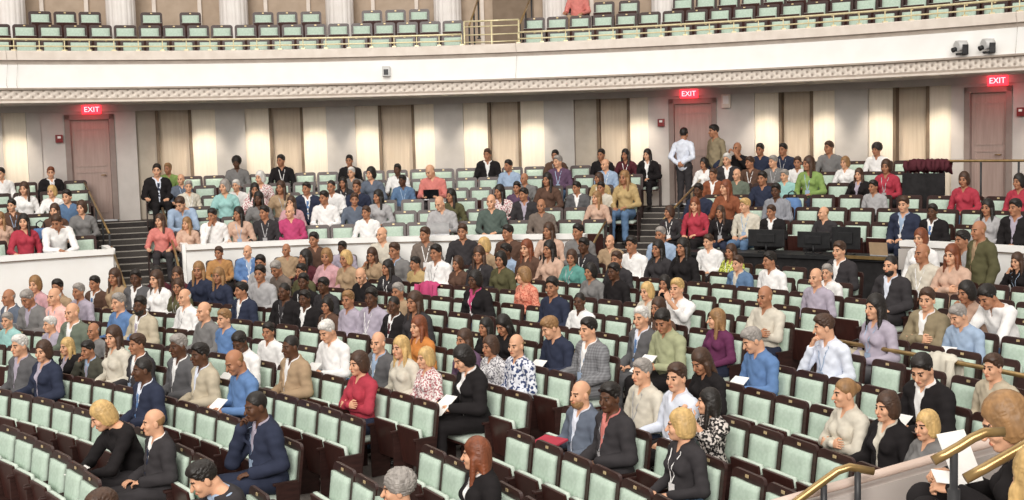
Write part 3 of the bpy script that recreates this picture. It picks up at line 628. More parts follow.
def head_volumes(f, T, fem):
    j = .93 if fem else 1
    f.ell((0, .012, 1.262), (.076, .097, .098), .02, T)
    f.ell((0, -.026, 1.187), (.061*j, .070, .083), .03, T)
    f.ell((0, -.070, 1.128), (.027*j, .025, .021), .03, T)
    for s in (-1, 1):
        f.ell((s*.042, -.066, 1.196), (.024, .024, .026), .02, T)
        f.cap((s*.014, -.088, 1.251), (s*.044, -.078, 1.252), .0115, .009, .014, T)
        f.sub_ell((s*.032, -.104, 1.228), (.019, .018, .013), .012, T)
        f.ell((s*.032, -.082, 1.228), (.0145, .0135, .0125), .004, T)
        f.ell((s*.079, .010, 1.213), (.011, .024, .034), .008, T)
    f.cap((0, -.094, 1.235), (0, -.117, 1.192), .009, .0145, .012, T)
    f.ell((0, -.094, 1.159), (.027, .012, .0105), .008, T)

def body_volumes(f, p, g, what):
    """torso / arms / legs of pose p, grown by g"""
    fem = p['fem']; ln = math.tan(radians(p['lean']))
    def L(v): return (v[0], v[1]-ln*max(0, v[2]-.52), v[2])
    sw = .135 if fem else .155
    if 'torso' in what:
        f.ell((0, .03, .55), (.172 if fem else .165, .125, .125), .05, None, g)
        f.ell(L((0, .012, .71)), (.128 if fem else .150, .112 if fem else .128, .17), .06, None, g)
        f.ell(L((0, .032, .90)), (.148 if fem else .168, .112, .165), .06, None, g)
        f.cap(L((-sw, .045, 1.0)), L((sw, .045, 1.0)), .06+g, .06+g, .05)
        f.cap(L((-.06, .045, 1.045)), L((.06, .045, 1.045)), .045+g, .045+g, .05)
        if fem:
            for s in (-1, 1): f.ell(L((s*.068, -.062, .895)), (.058, .052, .058), .03, None, g)
    if 'neck' in what:
        nb = p['neck']
        f.cap(L((0, .045, 1.03)), (nb[0], nb[1]+.005, nb[2]+.05), .054 if fem else .06, .048 if fem else .056, .03)
    if 'arms' in what:
        for s, (el, wr, hd) in ((-1, p['arm'][0]), (1, p['arm'][1])):
            sh = L((s*(sw+.035), .045, .985))
            f.cap(sh, el, .054+g, .043+g, .03); f.cap(el, wr, .041+g, .029+g*.8, .015)
    if 'legs' in what:
        for s in (-1, 1):
            if p.get('stand'):
                hp, kn, an = (s*.09, .02, .86), (s*.095, 0, .47), (s*.10, .04, .09)
                f.cap(hp, kn, .088+g, .062+g, .03); f.cap(kn, an, .06+g, .042+g, .02)
            else:
                hp, kn, an = (s*.09, .0, .54), (s*p['knee'][0], p['knee'][1], p.get('kz', .545)), (s*p['knee'][0]*1.05, p['knee'][1]+p['shin'], .09)
                f.cap(hp, kn, .088+g, .064+g, .03); f.cap(kn, an, .06+g, .042+g, .02)
            if g < .006:
                f.cap((an[0], an[1]+.03, .045), (an[0]+s*.02, an[1]-.15, .035), .042, .034, .02)
        if p.get('stand'): f.ell((0, .03, .93), (.165, .12, .13), .05, None, g)
        elif g: f.ell((0, .03, .55), (.172, .13, .12), .05, None, g)

def hand_mesh(curl, spread=1.0):
    f = Field(np.arange(-.04, .21, .0045), np.arange(-.07, .09, .0045), np.arange(-.11, .04, .0045))
    f.cap((-.03, 0, 0), (.02, 0, 0), .024, .026, .01)
    f.ell((.05, 0, 0), (.05, .042, .017), .012)
    for y, l, q in ((.030, .070, .9), (.010, .080, 1), (-.011, .074, 1), (-.031, .056, 1.1)):
        a = np.array((.083, y, 0)); ang = 0
        for i, seg in enumerate((.45, .32, .25)):
            ang += radians(curl*q*(1 if i else .7))
            b = a+np.array((cos(ang), .06*spread*y/.03*.3, -sin(ang)))*l*seg
            f.cap(a, b, .0092-.0008*i, .0088-.0008*i, .003); a = b
    f.cap((.015, .03, -.006), (.05, .062, -.02), .013, .0105, .01)
    f.cap((.05, .062, -.02), (.082, .058, -.036), .0105, .008, .003)
    return f.mesh()
HANDS = {'relaxed': hand_mesh(28), 'flat': hand_mesh(8), 'grip': hand_mesh(58, .3)}
def hand_frame(wr, d, n, s, sc=1.0):
    d = Vector(d).normalized(); n = Vector(n); n = (n - d*n.dot(d)).normalized(); y = n.cross(d)
    if s > 0: y = -y                                  # thumbs point inwards on both hands
    M = Matrix((d*sc, y*sc, n*sc)).transposed().to_4x4(); M.translation = Vector(wr); return M

UP = (0, 0, 1)
def arm(el, wr, d, n, h='relaxed'): return (el, wr, (d, n, h))
def mir(a): (el, wr, (d, n, h)) = a; f = lambda v: (-v[0], v[1], v[2]); return (f(el), f(wr), (f(d), f(n), h))
LAPR = arm((-.255, .02, .72), (-.15, -.21, .665), (.35, -.9, -.12), (-.1, 0, 1))
POSES = {
 '0': dict(lean=2, arm=(LAPR, mir(arm((-.255, .02, .72), (-.09, -.19, .68), (.75, -.6, -.1), (0, -.2, 1))))),
 '6': dict(lean=0, arm=(arm((-.275, .0, .715), (-.27, -.22, .69), (.1, -1, -.05), UP), mir(LAPR))),
 '1': dict(lean=0, arm=(arm((-.245, -.06, .745), (.07, -.195, .80), (.95, -.05, .12), (0, -1, .3), 'flat'), arm((.245, -.06, .745), (-.06, -.165, .765), (-.95, .1, .1), (0, -1, .3), 'relaxed'))),
 '2': dict(lean=7, arm=(arm((-.21, -.25, .70), (-.085, -.20, 1.02), (.25, .12, 1), (-.6, -.6, .1), 'grip'), mir(LAPR))),
 '3': dict(lean=7, arm=(arm((-.255, -.06, .72), (-.14, -.31, .735), (.35, -.9, .1), (-.8, 0, .6), 'grip'), arm((.255, -.06, .72), (.14, -.31, .735), (-.35, -.9, .1), (.8, 0, .6), 'grip'))),
 '4': dict(lean=3, arm=(arm((-.225, -.17, .86), (-.085, -.30, 1.12), (.3, -.15, 1), (-.7, -.5, 0), 'grip'), arm((.225, -.17, .86), (.085, -.30, 1.10), (-.3, -.15, 1), (.7, -.5, 0), 'grip'))),
 '5': dict(lean=26, arm=(arm((-.235, -.38, .70), (-.07, -.52, .70), (.6, -.7, -.1), UP, 'grip'), arm((.235, -.38, .70), (.08, -.50, .66), (-.6, -.7, -.1), UP, 'grip'))),
 'K': dict(lean=8, kz=.80, knee=(.11, -.47), arm=(arm((-.25, -.12, .80), (-.14, -.36, .93), (.35, -.9, .1), (-.6, 0, .8), 'grip'), arm((.25, -.12, .80), (.14, -.36, .93), (-.35, -.9, .1), (.6, 0, .8), 'grip'))),
 'S': dict(lean=0, stand=1, arm=(arm((-.26, .06, .73), (-.25, -.04, .50), (0, -.25, -1), (-1, 0, 0)), arm((.26, .06, .73), (.25, -.04, .50), (0, -.25, -1), (1, 0, 0)))),
 'B': dict(lean=0, stand=1, arm=(arm((-.27, .13, .74), (-.07, .20, .62), (1, .15, -.3), (0, 1, 0)), arm((.27, .13, .74), (.06, .21, .60), (-1, .15, -.2), (0, 1, 0)))),
}
PITCH = {'0': 3, '6': 2, '1': 4, '2': 10, '3': 24, '4': 0, '5': 26, 'K': 22, 'S': 4, 'B': 0}
RISE = .38                                             # a standing torso sits this much higher than a seated one

class Variant: pass
VAR = {}
def variant(sex, pose, yaw):
    key = (sex, pose, yaw)
    if key in VAR: return VAR[key]
    p = dict(POSES[pose]); p['fem'] = sex == 'w'; p['yaw'] = yaw; p.setdefault('knee', (.125, -.45)); p.setdefault('shin', -.02)
    ln = math.tan(radians(p['lean'])); st = p.get('stand')
    base = Vector((0, .02-ln*.58, 1.12 - (.0 if p['lean'] < 15 else .05)))
    p['neck'] = tuple(base)
    T = head_xf(base, yaw, PITCH[pose])
    v = Variant(); v.T = T; v.p = p
    hc = T @ Vector((0, -.005, 1.235))
    ck = (sex, pose)
    up = Matrix.Translation((0, 0, RISE)) if st else Matrix()
    if ck not in BODYCACHE:
        ys = min(p['knee'][1]-.30, -.78); ys = -.45 if st else ys
        fz = [(hc.z-.16, hc.z+.17)]
        X = axis(-.40, .40, [(-.13, .13)], .0065, .013); Y = axis(ys, .30, [(hc.y-.15, hc.y+.14)], .0065, .013)
        Z = axis(.42 if st else -.03, hc.z+.19, fz, .0065, .013)
        B = Field(X, Y, Z)
        body_volumes(B, p, 0, ('torso', 'neck', 'arms') if st else ('torso', 'neck', 'arms', 'legs'))
        G = Field(axis(-.40, .40, [], .012, .012), axis(ys, .30, [], .012, .012), axis(.42, 1.2, [], .011, .011))
        body_volumes(G, p, .013, ('torso', 'arms'))
        nb = p['neck']
        if not st: G.sub_half((0, 0, -1), (0, 0, .50), .01)
        G.cap((nb[0], nb[1]+.025, nb[2]-.055), (nb[0], nb[1]+.02, nb[2]-.025), .070, .064, .02)
        G.sub_half((0, -.42, 1), (0, nb[1]+.02, nb[2]-.02), .006)
        G.carve([-.08, -.4, nb[2]-.20], [.08, nb[1]-.0, nb[2]+.05], lambda X, Y, Z: np.maximum(np.abs(X)-.30*np.clip(Z-(nb[2]-.145), 0, .2), Y-(nb[1]-.0)), .006)
        G.folds(.0030, 1.3)
        J = Field(axis(-.42, .42, [], .013, .013), axis(ys, .31, [], .013, .013), axis(.36, 1.2, [], .012, .012))
        body_volumes(J, p, .025, ('torso', 'arms'))
        if st: J.ell((0, .03, .52), (.19, .15, .16), .06)
        J.cap((nb[0], nb[1]+.035, nb[2]-.075), (nb[0], nb[1]+.03, nb[2]-.03), .082, .075, .03)
        J.sub_half((0, -.40, 1), (0, nb[1]+.02, nb[2]-.022), .008)
        # open front, narrowing to the button
        def wedge(X, Y, Z):
            w = .012+.058*np.clip((Z-.74)/.30, 0, 1.1)
            return np.maximum(np.abs(X)-w, np.maximum(Y-(nb[1]-.0)+.25*(1.12-Z)*0, .60-Z))
        for (el, wr, _) in p['arm']: pass
        J2 = J.copy(); J2.carve([-.2, -.6, .60], [.2, nb[1]+.02, 1.2], wedge, .012)
        # the sleeves that lie across the opening stay whole
        for s, (el, wr, hd) in ((-1, p['arm'][0]), (1, p['arm'][1])): J2.cap(el, wr, .071, .056, .012)
        for s in (-1, 1):                              # lapels along the opening
            pts = [(s*.068, 1.045), (s*.066, .97), (s*.042, .86), (s*.02, .77)]
            q = [(x, J.front(x, z)+.004, z) for x, z in pts]
            for a, b in zip(q, q[1:]):
                if abs(a[1]-b[1]) < .09: J2.cap(a, b, .016, .014, .01)
        J2.folds(.0036, 4.1)
        H = Field(axis(-.40, .40, [], .014, .014), axis(ys, .32, [], .014, .014), axis(.06, 1.0, [], .013, .013))
        body_volumes(H, p, .014, ('legs',))
        if not st: H.sub_half((0, .9 if pose == 'K' else 0, 1), (0, 0, .66), .01)
        H.folds(.0034, 2.2)
        c = BODYCACHE[ck] = dict(B=B, G=G, top=G.mesh(), jacket=J2.mesh(), trousers=H.mesh(), front=G, jfront=J)
        if st:
            c['leg'] = Field(axis(-.3, .3, [], .013, .013), axis(-.3, .3, [], .013, .013), axis(-.03, 1.05, [], .013, .013))
            body_volumes(c['leg'], p, 0, ('legs',))
    c = BODYCACHE[ck]
    f = c['B'].copy(); head_volumes(f, T, p['fem'])
    V, Q = f.mesh()
    I = np.array(T.inverted()); VL = V @ I[:3, :3].T + I[:3, 3]
    cen = VL[Q].mean(1); mi = np.zeros(len(Q), np.int32)
    for s in (-1, 1):
        d = np.sqrt(((cen-np.array((s*.032, -.082, 1.228)))/np.array((.0155, .016, .0135)))**2 @ np.ones(3))
        mi[(d < 1.0) & (cen[:, 1] < -.088)] = 1
        br = (np.abs(cen[:, 2]-1.2535+.06*np.abs(np.abs(cen[:, 0])-.03)) < .0062) & (np.abs(cen[:, 0]) > .011) & (np.abs(cen[:, 0]) < .052) & (cen[:, 1] < -.07)
        mi[br] = 3
    lp = (((cen-np.array((0, -.100, 1.159)))/np.array((.029, .017, .0105)))**2).sum(1) < 1
    mi[lp] = 2
    if not st: mi[V[Q].mean(1)[:, 2] < .095] = 4
    VV, QQ, MM = [V], [Q], [mi]; off = len(V)
    for s, (el, wr, hd) in ((-1, p['arm'][0]), (1, p['arm'][1])):
        hv, hq = HANDS[hd[2]]
        M = np.array(hand_frame(wr, hd[0], hd[1], s, .92 if p['fem'] else 1.02))
        w = hv @ M[:3, :3].T + M[:3, 3]
        q = hq if np.linalg.det(M[:3, :3]) > 0 else hq[:, ::-1]
        VV.append(w); QQ.append(q+off); MM.append(np.zeros(len(q), np.int32)); off += len(w)
    V = np.concatenate(VV)
    if st:
        V[:, 2] += RISE-.02
        lv, lq = c['leg'].mesh(); m = np.zeros(len(lq), np.int32); m[lv[lq].mean(1)[:, 2] < .095] = 4
        V = np.concatenate([V, lv]); QQ.append(lq+off); MM.append(m)
    v.body = np_mesh('person', V, np.concatenate(QQ), [M_SKINC, M_EYE, M_LIP, M_BROW, M_SHOE], np.concatenate(MM))
    if 'me' not in c:
        lift = np.array((0, 0, RISE-.02 if st else 0))
        c['me'] = {k: np_mesh(k, c[k][0]+(lift if k != 'trousers' else 0), c[k][1], [M_CLOTH]) for k in ('top', 'jacket', 'trousers')}
        def strip(name, pts, w, G, off=.006, badge=None):
            bm = bmesh.new()
            for line in pts:
                prev = None
                for x, z in line:
                    y = G.front(x, z)-off
                    a, b = bm.verts.new((x-w, y, z+lift[2])), bm.verts.new((x+w, y, z+lift[2]))
                    if prev: bm.faces.new((prev[0], prev[1], b, a))
                    prev = (a, b)
            if badge:
                x, z = badge; y = G.front(x, z)-off-.004
                for f in box(bm, (x, y, z+lift[2]), (.085, .004, .105)).faces:
                    pass
            me = bpy.data.meshes.new(name); bm.to_mesh(me); bm.free(); me.materials.append(M_CLOTH); return me
        G = c['front']
        zz = [1.03-.03*i for i in range(10)]
        def ln2(s): return [(s*(.062*(1-i/9)+.006), z) for i, z in enumerate(zz)]
        c['me']['lanyard'] = strip('lanyard', [ln2(-1), ln2(1)], .007, G, .012, (0, .70))
        c['me']['tie'] = strip('necktie', [[(0, 1.02-.035*i) for i in range(10)]], .024, G, .010)
    v.parts = c['me']
    VAR[key] = v
    return v
BODYCACHE = {}

# ------------------------------------------------------------------ hair, in the head's own frame
def hair_mesh(style):
    f = Field(np.arange(-.16, .161, .0065), np.arange(-.17, .211, .0065), np.arange(.86, 1.46, .0065))
    X, Y, Z = f.xs[:, None, None], f.ys[None, :, None], f.zs[None, None, :]
    face = lambda: f.sub_ell((0, -.115, 1.20), (.072, .085, .098), .014)
    line = lambda z=1.214, q=1.02: f.sub_half((0, -q, -1), (0, 0, z), .01)
    if style in 's':
        f.ell((0, .016, 1.272), (.084, .105, .102)); f.ell((.012, -.03, 1.318), (.068, .070, .055), .03)
        for q in (-1, 1): f.cap((q*.074, -.012, 1.26), (q*.074, -.016, 1.212), .016, .010, .01)
        line(); face()
    elif style == 'z':
        f.ell((0, .014, 1.262), (.0785, .0995, .0985)); line(1.19, .5); f.sub_half((0, -.35, 1), (0, .02, 1.262), .01); f.sub_half((0, -1, 0), (0, .0, 0), .01)
    elif style == 'q':
        f.ell((0, .013, 1.2635), (.0785, .0995, .1005)); line(1.216, 1.0); f.sub_ell((0, -.115, 1.20), (.070, .085, .105), .014)
    elif style == 'a':
        f.ell((0, .028, 1.285), (.112, .122, .112)); f.sub_half((0, -.35, -1), (0, 0, 1.19), .02); f.sub_ell((0, -.125, 1.19), (.078, .085, .085), .015)
    elif style == 'b':
        f.ell((0, .018, 1.275), (.088, .108, .105)); f.ell((0, .035, 1.205), (.099, .100, .12), .03); f.sub_half((0, 0, -1), (0, 0, 1.115), .02)
        f.sub_ell((0, -.118, 1.19), (.064, .092, .104), .015); f.sub_ell((0, -.02, 1.10), (.06, .09, .10), .02)
    elif style == 'l':
        f.ell((0, .018, 1.275), (.088, .108, .105)); f.ell((0, .040, 1.195), (.096, .090, .13), .03); f.ell((0, .072, 1.06), (.098, .042, .15), .03)
        for s in (-1, 1): f.cap((s*.080, -.005, 1.20), (s*.088, -.035, .985), .030, .022, .02)
        f.sub_ell((0, -.118, 1.19), (.062, .092, .104), .015); f.sub_ell((0, -.02, 1.08), (.058, .075, .12), .02)
    elif style == 'p':
        f.ell((0, .016, 1.268), (.081, .103, .102)); line(1.21, 1.0); face(); f.ell((0, .115, 1.262), (.042, .04, .042), .02)
    elif style == 'beard':
        f.ell((0, -.040, 1.150), (.064, .070, .065)); f.sub_half((0, 0, 1), (0, 0, 1.172), .01); f.sub_half((0, 1, 0), (0, -.01, 0), .01)
        f.sub_ell((0, -.105, 1.162), (.022, .03, .008), .006)
    amp = {'a': .007, 'l': .0025, 'b': .003, 's': .0045, 'beard': .003}.get(style, .0015)
    f.F += (amp*.6*np.sin(170*X+9*np.sin(40*Y))*np.sin(140*Z+60*Y)+amp*np.sin(95*X+25*np.sin(31*Z))*np.sin(70*Y+2)*np.cos(22*Z if style != 'a' else 90*Z)).astype(np.float32)
    V, Q = f.mesh()
    return np_mesh('hair' if style != 'beard' else 'beard', V, Q, [M_HAIRC])
HAIRM = {}
def hair_of(style):
    if style not in HAIRM: HAIRM[style] = hair_mesh(style)
    return HAIRM[style]

PRINTED = {}
def wear(o, c):
    """tint a piece of clothing, or give it a printed fabric"""
    if isinstance(c, tuple): o.color = c; return
    k = (o.data.name, c.name)
    if k not in PRINTED:
        PRINTED[k] = o.data.copy(); PRINTED[k].materials.clear(); PRINTED[k].materials.append(c)
    o.data = PRINTED[k]
def person(loc, rz, scale, sex, skin, hair, style, topm, kind, pose, yaw, topname='shirt', jacketm=None, trm=None, lanyard=None, tie=None, beard=False):
    v = variant(sex, pose, yaw)
    sc = scale*(.97 if sex == 'w' else 1.0) if v.p.get('stand') else scale
    r = bpy.data.objects.new('person', v.body); COL.objects.link(r)
    r.location = loc; r.rotation_euler = (0, 0, rz); r.scale = (sc, sc, sc)
    r.color = SKIN[skin]
    def kid(name, me, m, mtx=None):
        o = bpy.data.objects.new(name, me); COL.objects.link(o); o.parent = r
        if mtx is not None: o.matrix_basis = mtx
        wear(o, m); return o
    HT = Matrix.Translation((0, 0, RISE-.02)) @ v.T if v.p.get('stand') else v.T
    kid('trousers', v.parts['trousers'], trm)
    if kind == 'j':
        kid('shirt', v.parts['top'], topm); kid('jacket', v.parts['jacket'], jacketm)
    else: kid(topname, v.parts['top'], topm)
    st = style
    if st == 'z' and hair in 'kn': st = 'q' if hair == 'k' else 'z'
    kid('hair', hair_of(st), HAIR[hair], HT)
    if beard: kid('beard', hair_of('beard'), HAIR[hair], HT)
    if lanyard is not None: kid('lanyard', v.parts['lanyard'], lanyard)
    elif tie is not None: kid('necktie', v.parts['tie'], tie)
    return r
# ------------------------------------------------------------------ materials of the hall
PLASTER = noisy('white_plaster', '#f8f6f2', '#fbfaf7', scale=3, rough=.7)
PLASTER2 = noisy('ivory_moulding', '#ded2c6', '#e8ddd2', scale=5, rough=.6)
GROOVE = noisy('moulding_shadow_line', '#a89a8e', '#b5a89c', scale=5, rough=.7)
PANEL_B = noisy('panel_cream', '#e3d8c6', '#eadfce', scale=4, rough=.6, stretch=(6, 6, .3))
PANEL_N = noisy('panel_taupe', '#c6b49f', '#cfbfab', scale=4, rough=.6, stretch=(6, 6, .3))
PANEL_UNLIT = noisy('panel_cream_unlit', '#aea293', '#b7ac9d', scale=4, rough=.6)  # cream panel without a washer, its dimness put into the colour
PANEL_G = noisy('pilaster_grey', '#bbb5af', '#c4beb8', scale=3, rough=.6)
PANEL_W = noisy('wall_grey_paint', '#c4bdb7', '#cdc6c0', scale=3, rough=.65)
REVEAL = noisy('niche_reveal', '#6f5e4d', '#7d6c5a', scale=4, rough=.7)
DOORM = noisy('door_leaf', '#a58f86', '#b09a91', scale=5, rough=.5, stretch=(4, 4, .4))
DOORF = noisy('door_frame', '#8b7c75', '#95867f', scale=5, rough=.5)
CARPET = noisy('carpet_taupe', '#77706b', '#8a827c', scale=60, rough=.95, spec=.1, bump=.3)
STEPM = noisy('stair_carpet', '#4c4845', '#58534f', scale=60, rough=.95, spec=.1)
NOSING = noisy('stair_nosing', '#a39d94', '#b1aba2', scale=20, rough=.6)
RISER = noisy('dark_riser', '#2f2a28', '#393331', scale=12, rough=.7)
BRASSP = noisy('polished_brass_overexposed', '#d8cba0', '#e4d9b4', scale=12, rough=.35, metal=.25, spec=.6)  # overexposed brightness of the balcony brass put into a paler colour
BRASS = noisy('brass_rail', '#987c4e', '#ab8e60', scale=12, rough=.3, metal=.6, spec=.6)
POST = noisy('dark_post', '#2f2f31', '#3b3b3d', scale=12, rough=.45)
WOOD = noisy('mahogany', '#301e1b', '#402925', scale=5, rough=.38, stretch=(1, 1, 6), spec=.5)
WOODP = noisy('mahogany_seat_back', '#3a201c', '#472924', scale=5, rough=.35, stretch=(8, 1, 1), spec=.5)
MINT = noisy('mint_upholstery', '#b5c8b8', '#c1d2c4', scale=30, rough=.8, spec=.2, bump=.15)
MINTL = noisy('mint_seat_pad', '#c6d3c6', '#d0dcd0', scale=30, rough=.8, spec=.2)
PLATE = noisy('number_plate', '#c9b184', '#d8c298', scale=20, rough=.4, metal=.3)
BLACK = noisy('black_metal', '#1d1d1f', '#282829', scale=10, rough=.5)
BLACKC = noisy('black_drape', '#1f1d1e', '#2b292a', scale=8, rough=.9)
UWALL = noisy('upper_wall_taupe', '#b09c88', '#bba793', scale=4, rough=.7)
UDOOR = noisy('upper_doorway_brown', '#7a6856', '#857361', scale=4, rough=.7)
COLM = noisy('white_column', '#e9e2dc', '#f1ebe6', scale=3, rough=.55)
def ornament():
    m, nt, b = new_mat('egg_and_dart_moulding', .6)
    uv = nt.nodes.new('ShaderNodeUVMap'); sep = nt.nodes.new('ShaderNodeSeparateXYZ'); nt.links.new(uv.outputs[0], sep.inputs[0])
    def M(op, a, bb=None):
        n = nt.nodes.new('ShaderNodeMath'); n.operation = op
        for i, q in enumerate((a, bb)):
            if q is None: continue
            if isinstance(q, (int, float)): n.inputs[i].default_value = q
            else: nt.links.new(q, n.inputs[i])
        return n.outputs[0]
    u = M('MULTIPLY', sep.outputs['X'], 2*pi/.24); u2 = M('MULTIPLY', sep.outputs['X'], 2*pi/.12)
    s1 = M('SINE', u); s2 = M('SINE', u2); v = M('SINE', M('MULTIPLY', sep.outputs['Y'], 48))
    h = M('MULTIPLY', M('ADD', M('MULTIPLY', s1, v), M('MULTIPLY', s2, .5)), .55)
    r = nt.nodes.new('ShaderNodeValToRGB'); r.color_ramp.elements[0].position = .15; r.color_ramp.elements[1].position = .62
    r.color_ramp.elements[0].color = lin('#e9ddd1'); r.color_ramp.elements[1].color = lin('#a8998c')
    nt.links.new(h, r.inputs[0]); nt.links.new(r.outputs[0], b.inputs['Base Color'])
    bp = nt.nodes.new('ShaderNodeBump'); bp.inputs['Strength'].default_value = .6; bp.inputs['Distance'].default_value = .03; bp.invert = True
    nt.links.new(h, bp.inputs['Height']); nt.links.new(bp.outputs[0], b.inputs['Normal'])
    return m
ORN = ornament()

# ------------------------------------------------------------------ floors, walls, balcony
def floor_main():
    V = []; F = []; Rs = [8, 12, R0] + [R0+1.2*i for i in range(1, 14)]; A = [5+2.5*i for i in range(37)]
    for R in Rs:
        for a in A: V.append(op(R, a, zf(R)))
    n = len(A)
    for i in range(len(Rs)-1):
        for j in range(n-1): F.append((i*n+j, i*n+j+1, (i+1)*n+j+1, (i+1)*n+j))
    o = mesh_obj('floor', V, F, CARPET); o['kind'] = 'structure'
floor_main()
LA, CA = -21.3, 20.9                                   # the two stairways through the tier
def gap(R, w=.72): return degrees(w/R)
A_MIN, A_MAX = -40, 62
# raised strip in front of the white wall
for i, (a, b) in enumerate(((A_MIN, LA-3.6), (LA+3.6, CA-3.6), (CA+3.6, A_MAX))):
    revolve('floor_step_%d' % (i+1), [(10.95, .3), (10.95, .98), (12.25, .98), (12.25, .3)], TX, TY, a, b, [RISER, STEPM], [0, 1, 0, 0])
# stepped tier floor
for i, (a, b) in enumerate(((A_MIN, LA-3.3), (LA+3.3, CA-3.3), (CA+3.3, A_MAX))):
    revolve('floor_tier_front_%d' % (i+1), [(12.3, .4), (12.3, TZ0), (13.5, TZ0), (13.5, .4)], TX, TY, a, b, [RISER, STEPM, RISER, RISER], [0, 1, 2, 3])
prof = [(13.4, .4), (13.4, TZ0)]
pm = [0]
for j in range(1, 6):
    z = TZ0+TZP*j; r = RT0+RTP*j-.47
    prof += [(r, prof[-1][1]), (r, z)]; pm += [1, 0]
prof += [(17.75, prof[-1][1]), (17.75, .4)]; pm += [1, 0, 0]
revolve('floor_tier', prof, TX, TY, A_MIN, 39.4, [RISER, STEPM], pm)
prof2 = prof[:2]; pm2 = [0]
for j in range(1, 3):
    z = TZ0+TZP*j; r = RT0+RTP*j-.47; prof2 += [(r, prof2[-1][1]), (r, z)]; pm2 += [1, 0]
prof2 += [(15.35, prof2[-1][1]), (15.35, 2.45), (17.75, 2.45), (17.75, .4)]; pm2 += [1, 0, 1, 0, 0]
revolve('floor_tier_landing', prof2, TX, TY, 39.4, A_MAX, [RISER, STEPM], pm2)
# stairways
def stairs(name, az, ra, za, rb, zb, n, w, side=0):
    bm = bmesh.new(); rot = Matrix.Rotation(-radians(az), 3, 'Z'); d = (rb-ra)/n; h = (zb-za)/n
    for i in range(n):
        r0 = ra+d*i; z = za+h*(i+1)
        c = tp(r0+d/2, az, 0); box(bm, (c[0], c[1], (z+.3)/2), (w, d+.01, z-.3), rot, mat=0)
        c = tp(r0+.03, az, 0); box(bm, (c[0], c[1], z+.004), (w, .07, .016), rot, mat=1)
    o = bm_obj(name, bm, [STEPM, NOSING]); o['kind'] = 'structure'; return o
stairs('floor_stairway_1', LA-.4, 10.4, .56, 13.05, TZ0, 6, 1.42)
stairs('floor_stairway_2', CA, 11.0, .80, 13.05, TZ0, 5, 1.42)
for q, az in (('3', LA-1.0), ('4', CA)):
    bm = bmesh.new(); rot = Matrix.Rotation(-radians(az), 3, 'Z')
    for j in range(0, 5):
        z = TZ0+TZP*(j+1); r = RT0+RTP*(j+1)-.47
        c = tp(r-.2, az, 0); box(bm, (c[0], c[1], z-TZP/2-.1), (1.42, .4, .2), rot)
        c = tp(r-.36, az, 0); box(bm, (c[0], c[1], z-TZP/2+.004), (1.42, .08, .016), rot, mat=1)
        c = tp(r+.04, az, 0); box(bm, (c[0], c[1], z+.004), (1.42, .08, .016), rot, mat=1)
    o = bm_obj('floor_stairway_'+q, bm, [STEPM, NOSING]); o['kind'] = 'structure'
# white wall that fronts the tier, with a cap moulding
def front_wall(name, a, b):
    revolve(name, [(12.2, .35), (12.2, 2.06), (12.17, 2.08), (12.17, 2.10), (12.13, 2.11), (12.13, 2.2), (12.36, 2.2), (12.36, .35)], TX, TY, a, b,
            [PLASTER, GROOVE, PLASTER], [0, 0, 1, 1, 0, 0, 0, 0], step=1)
front_wall('wall_tier_left', A_MIN, LA-3.2); front_wall('wall_tier_middle', LA+3.0, CA-3.3); front_wall('wall_tier_right', 45.6, A_MAX)
for nm, az in (('wall_tier_return_1', LA-3.2), ('wall_tier_return_2', LA+3.0)):
    bm = bmesh.new(); c = tp(12.85, az, 0); box(bm, (c[0], c[1], 1.27), (.12, 1.0, 1.86), Matrix.Rotation(-radians(az), 3, 'Z'))
    o = bm_obj(nm, bm, PLASTER); o['kind'] = 'structure'
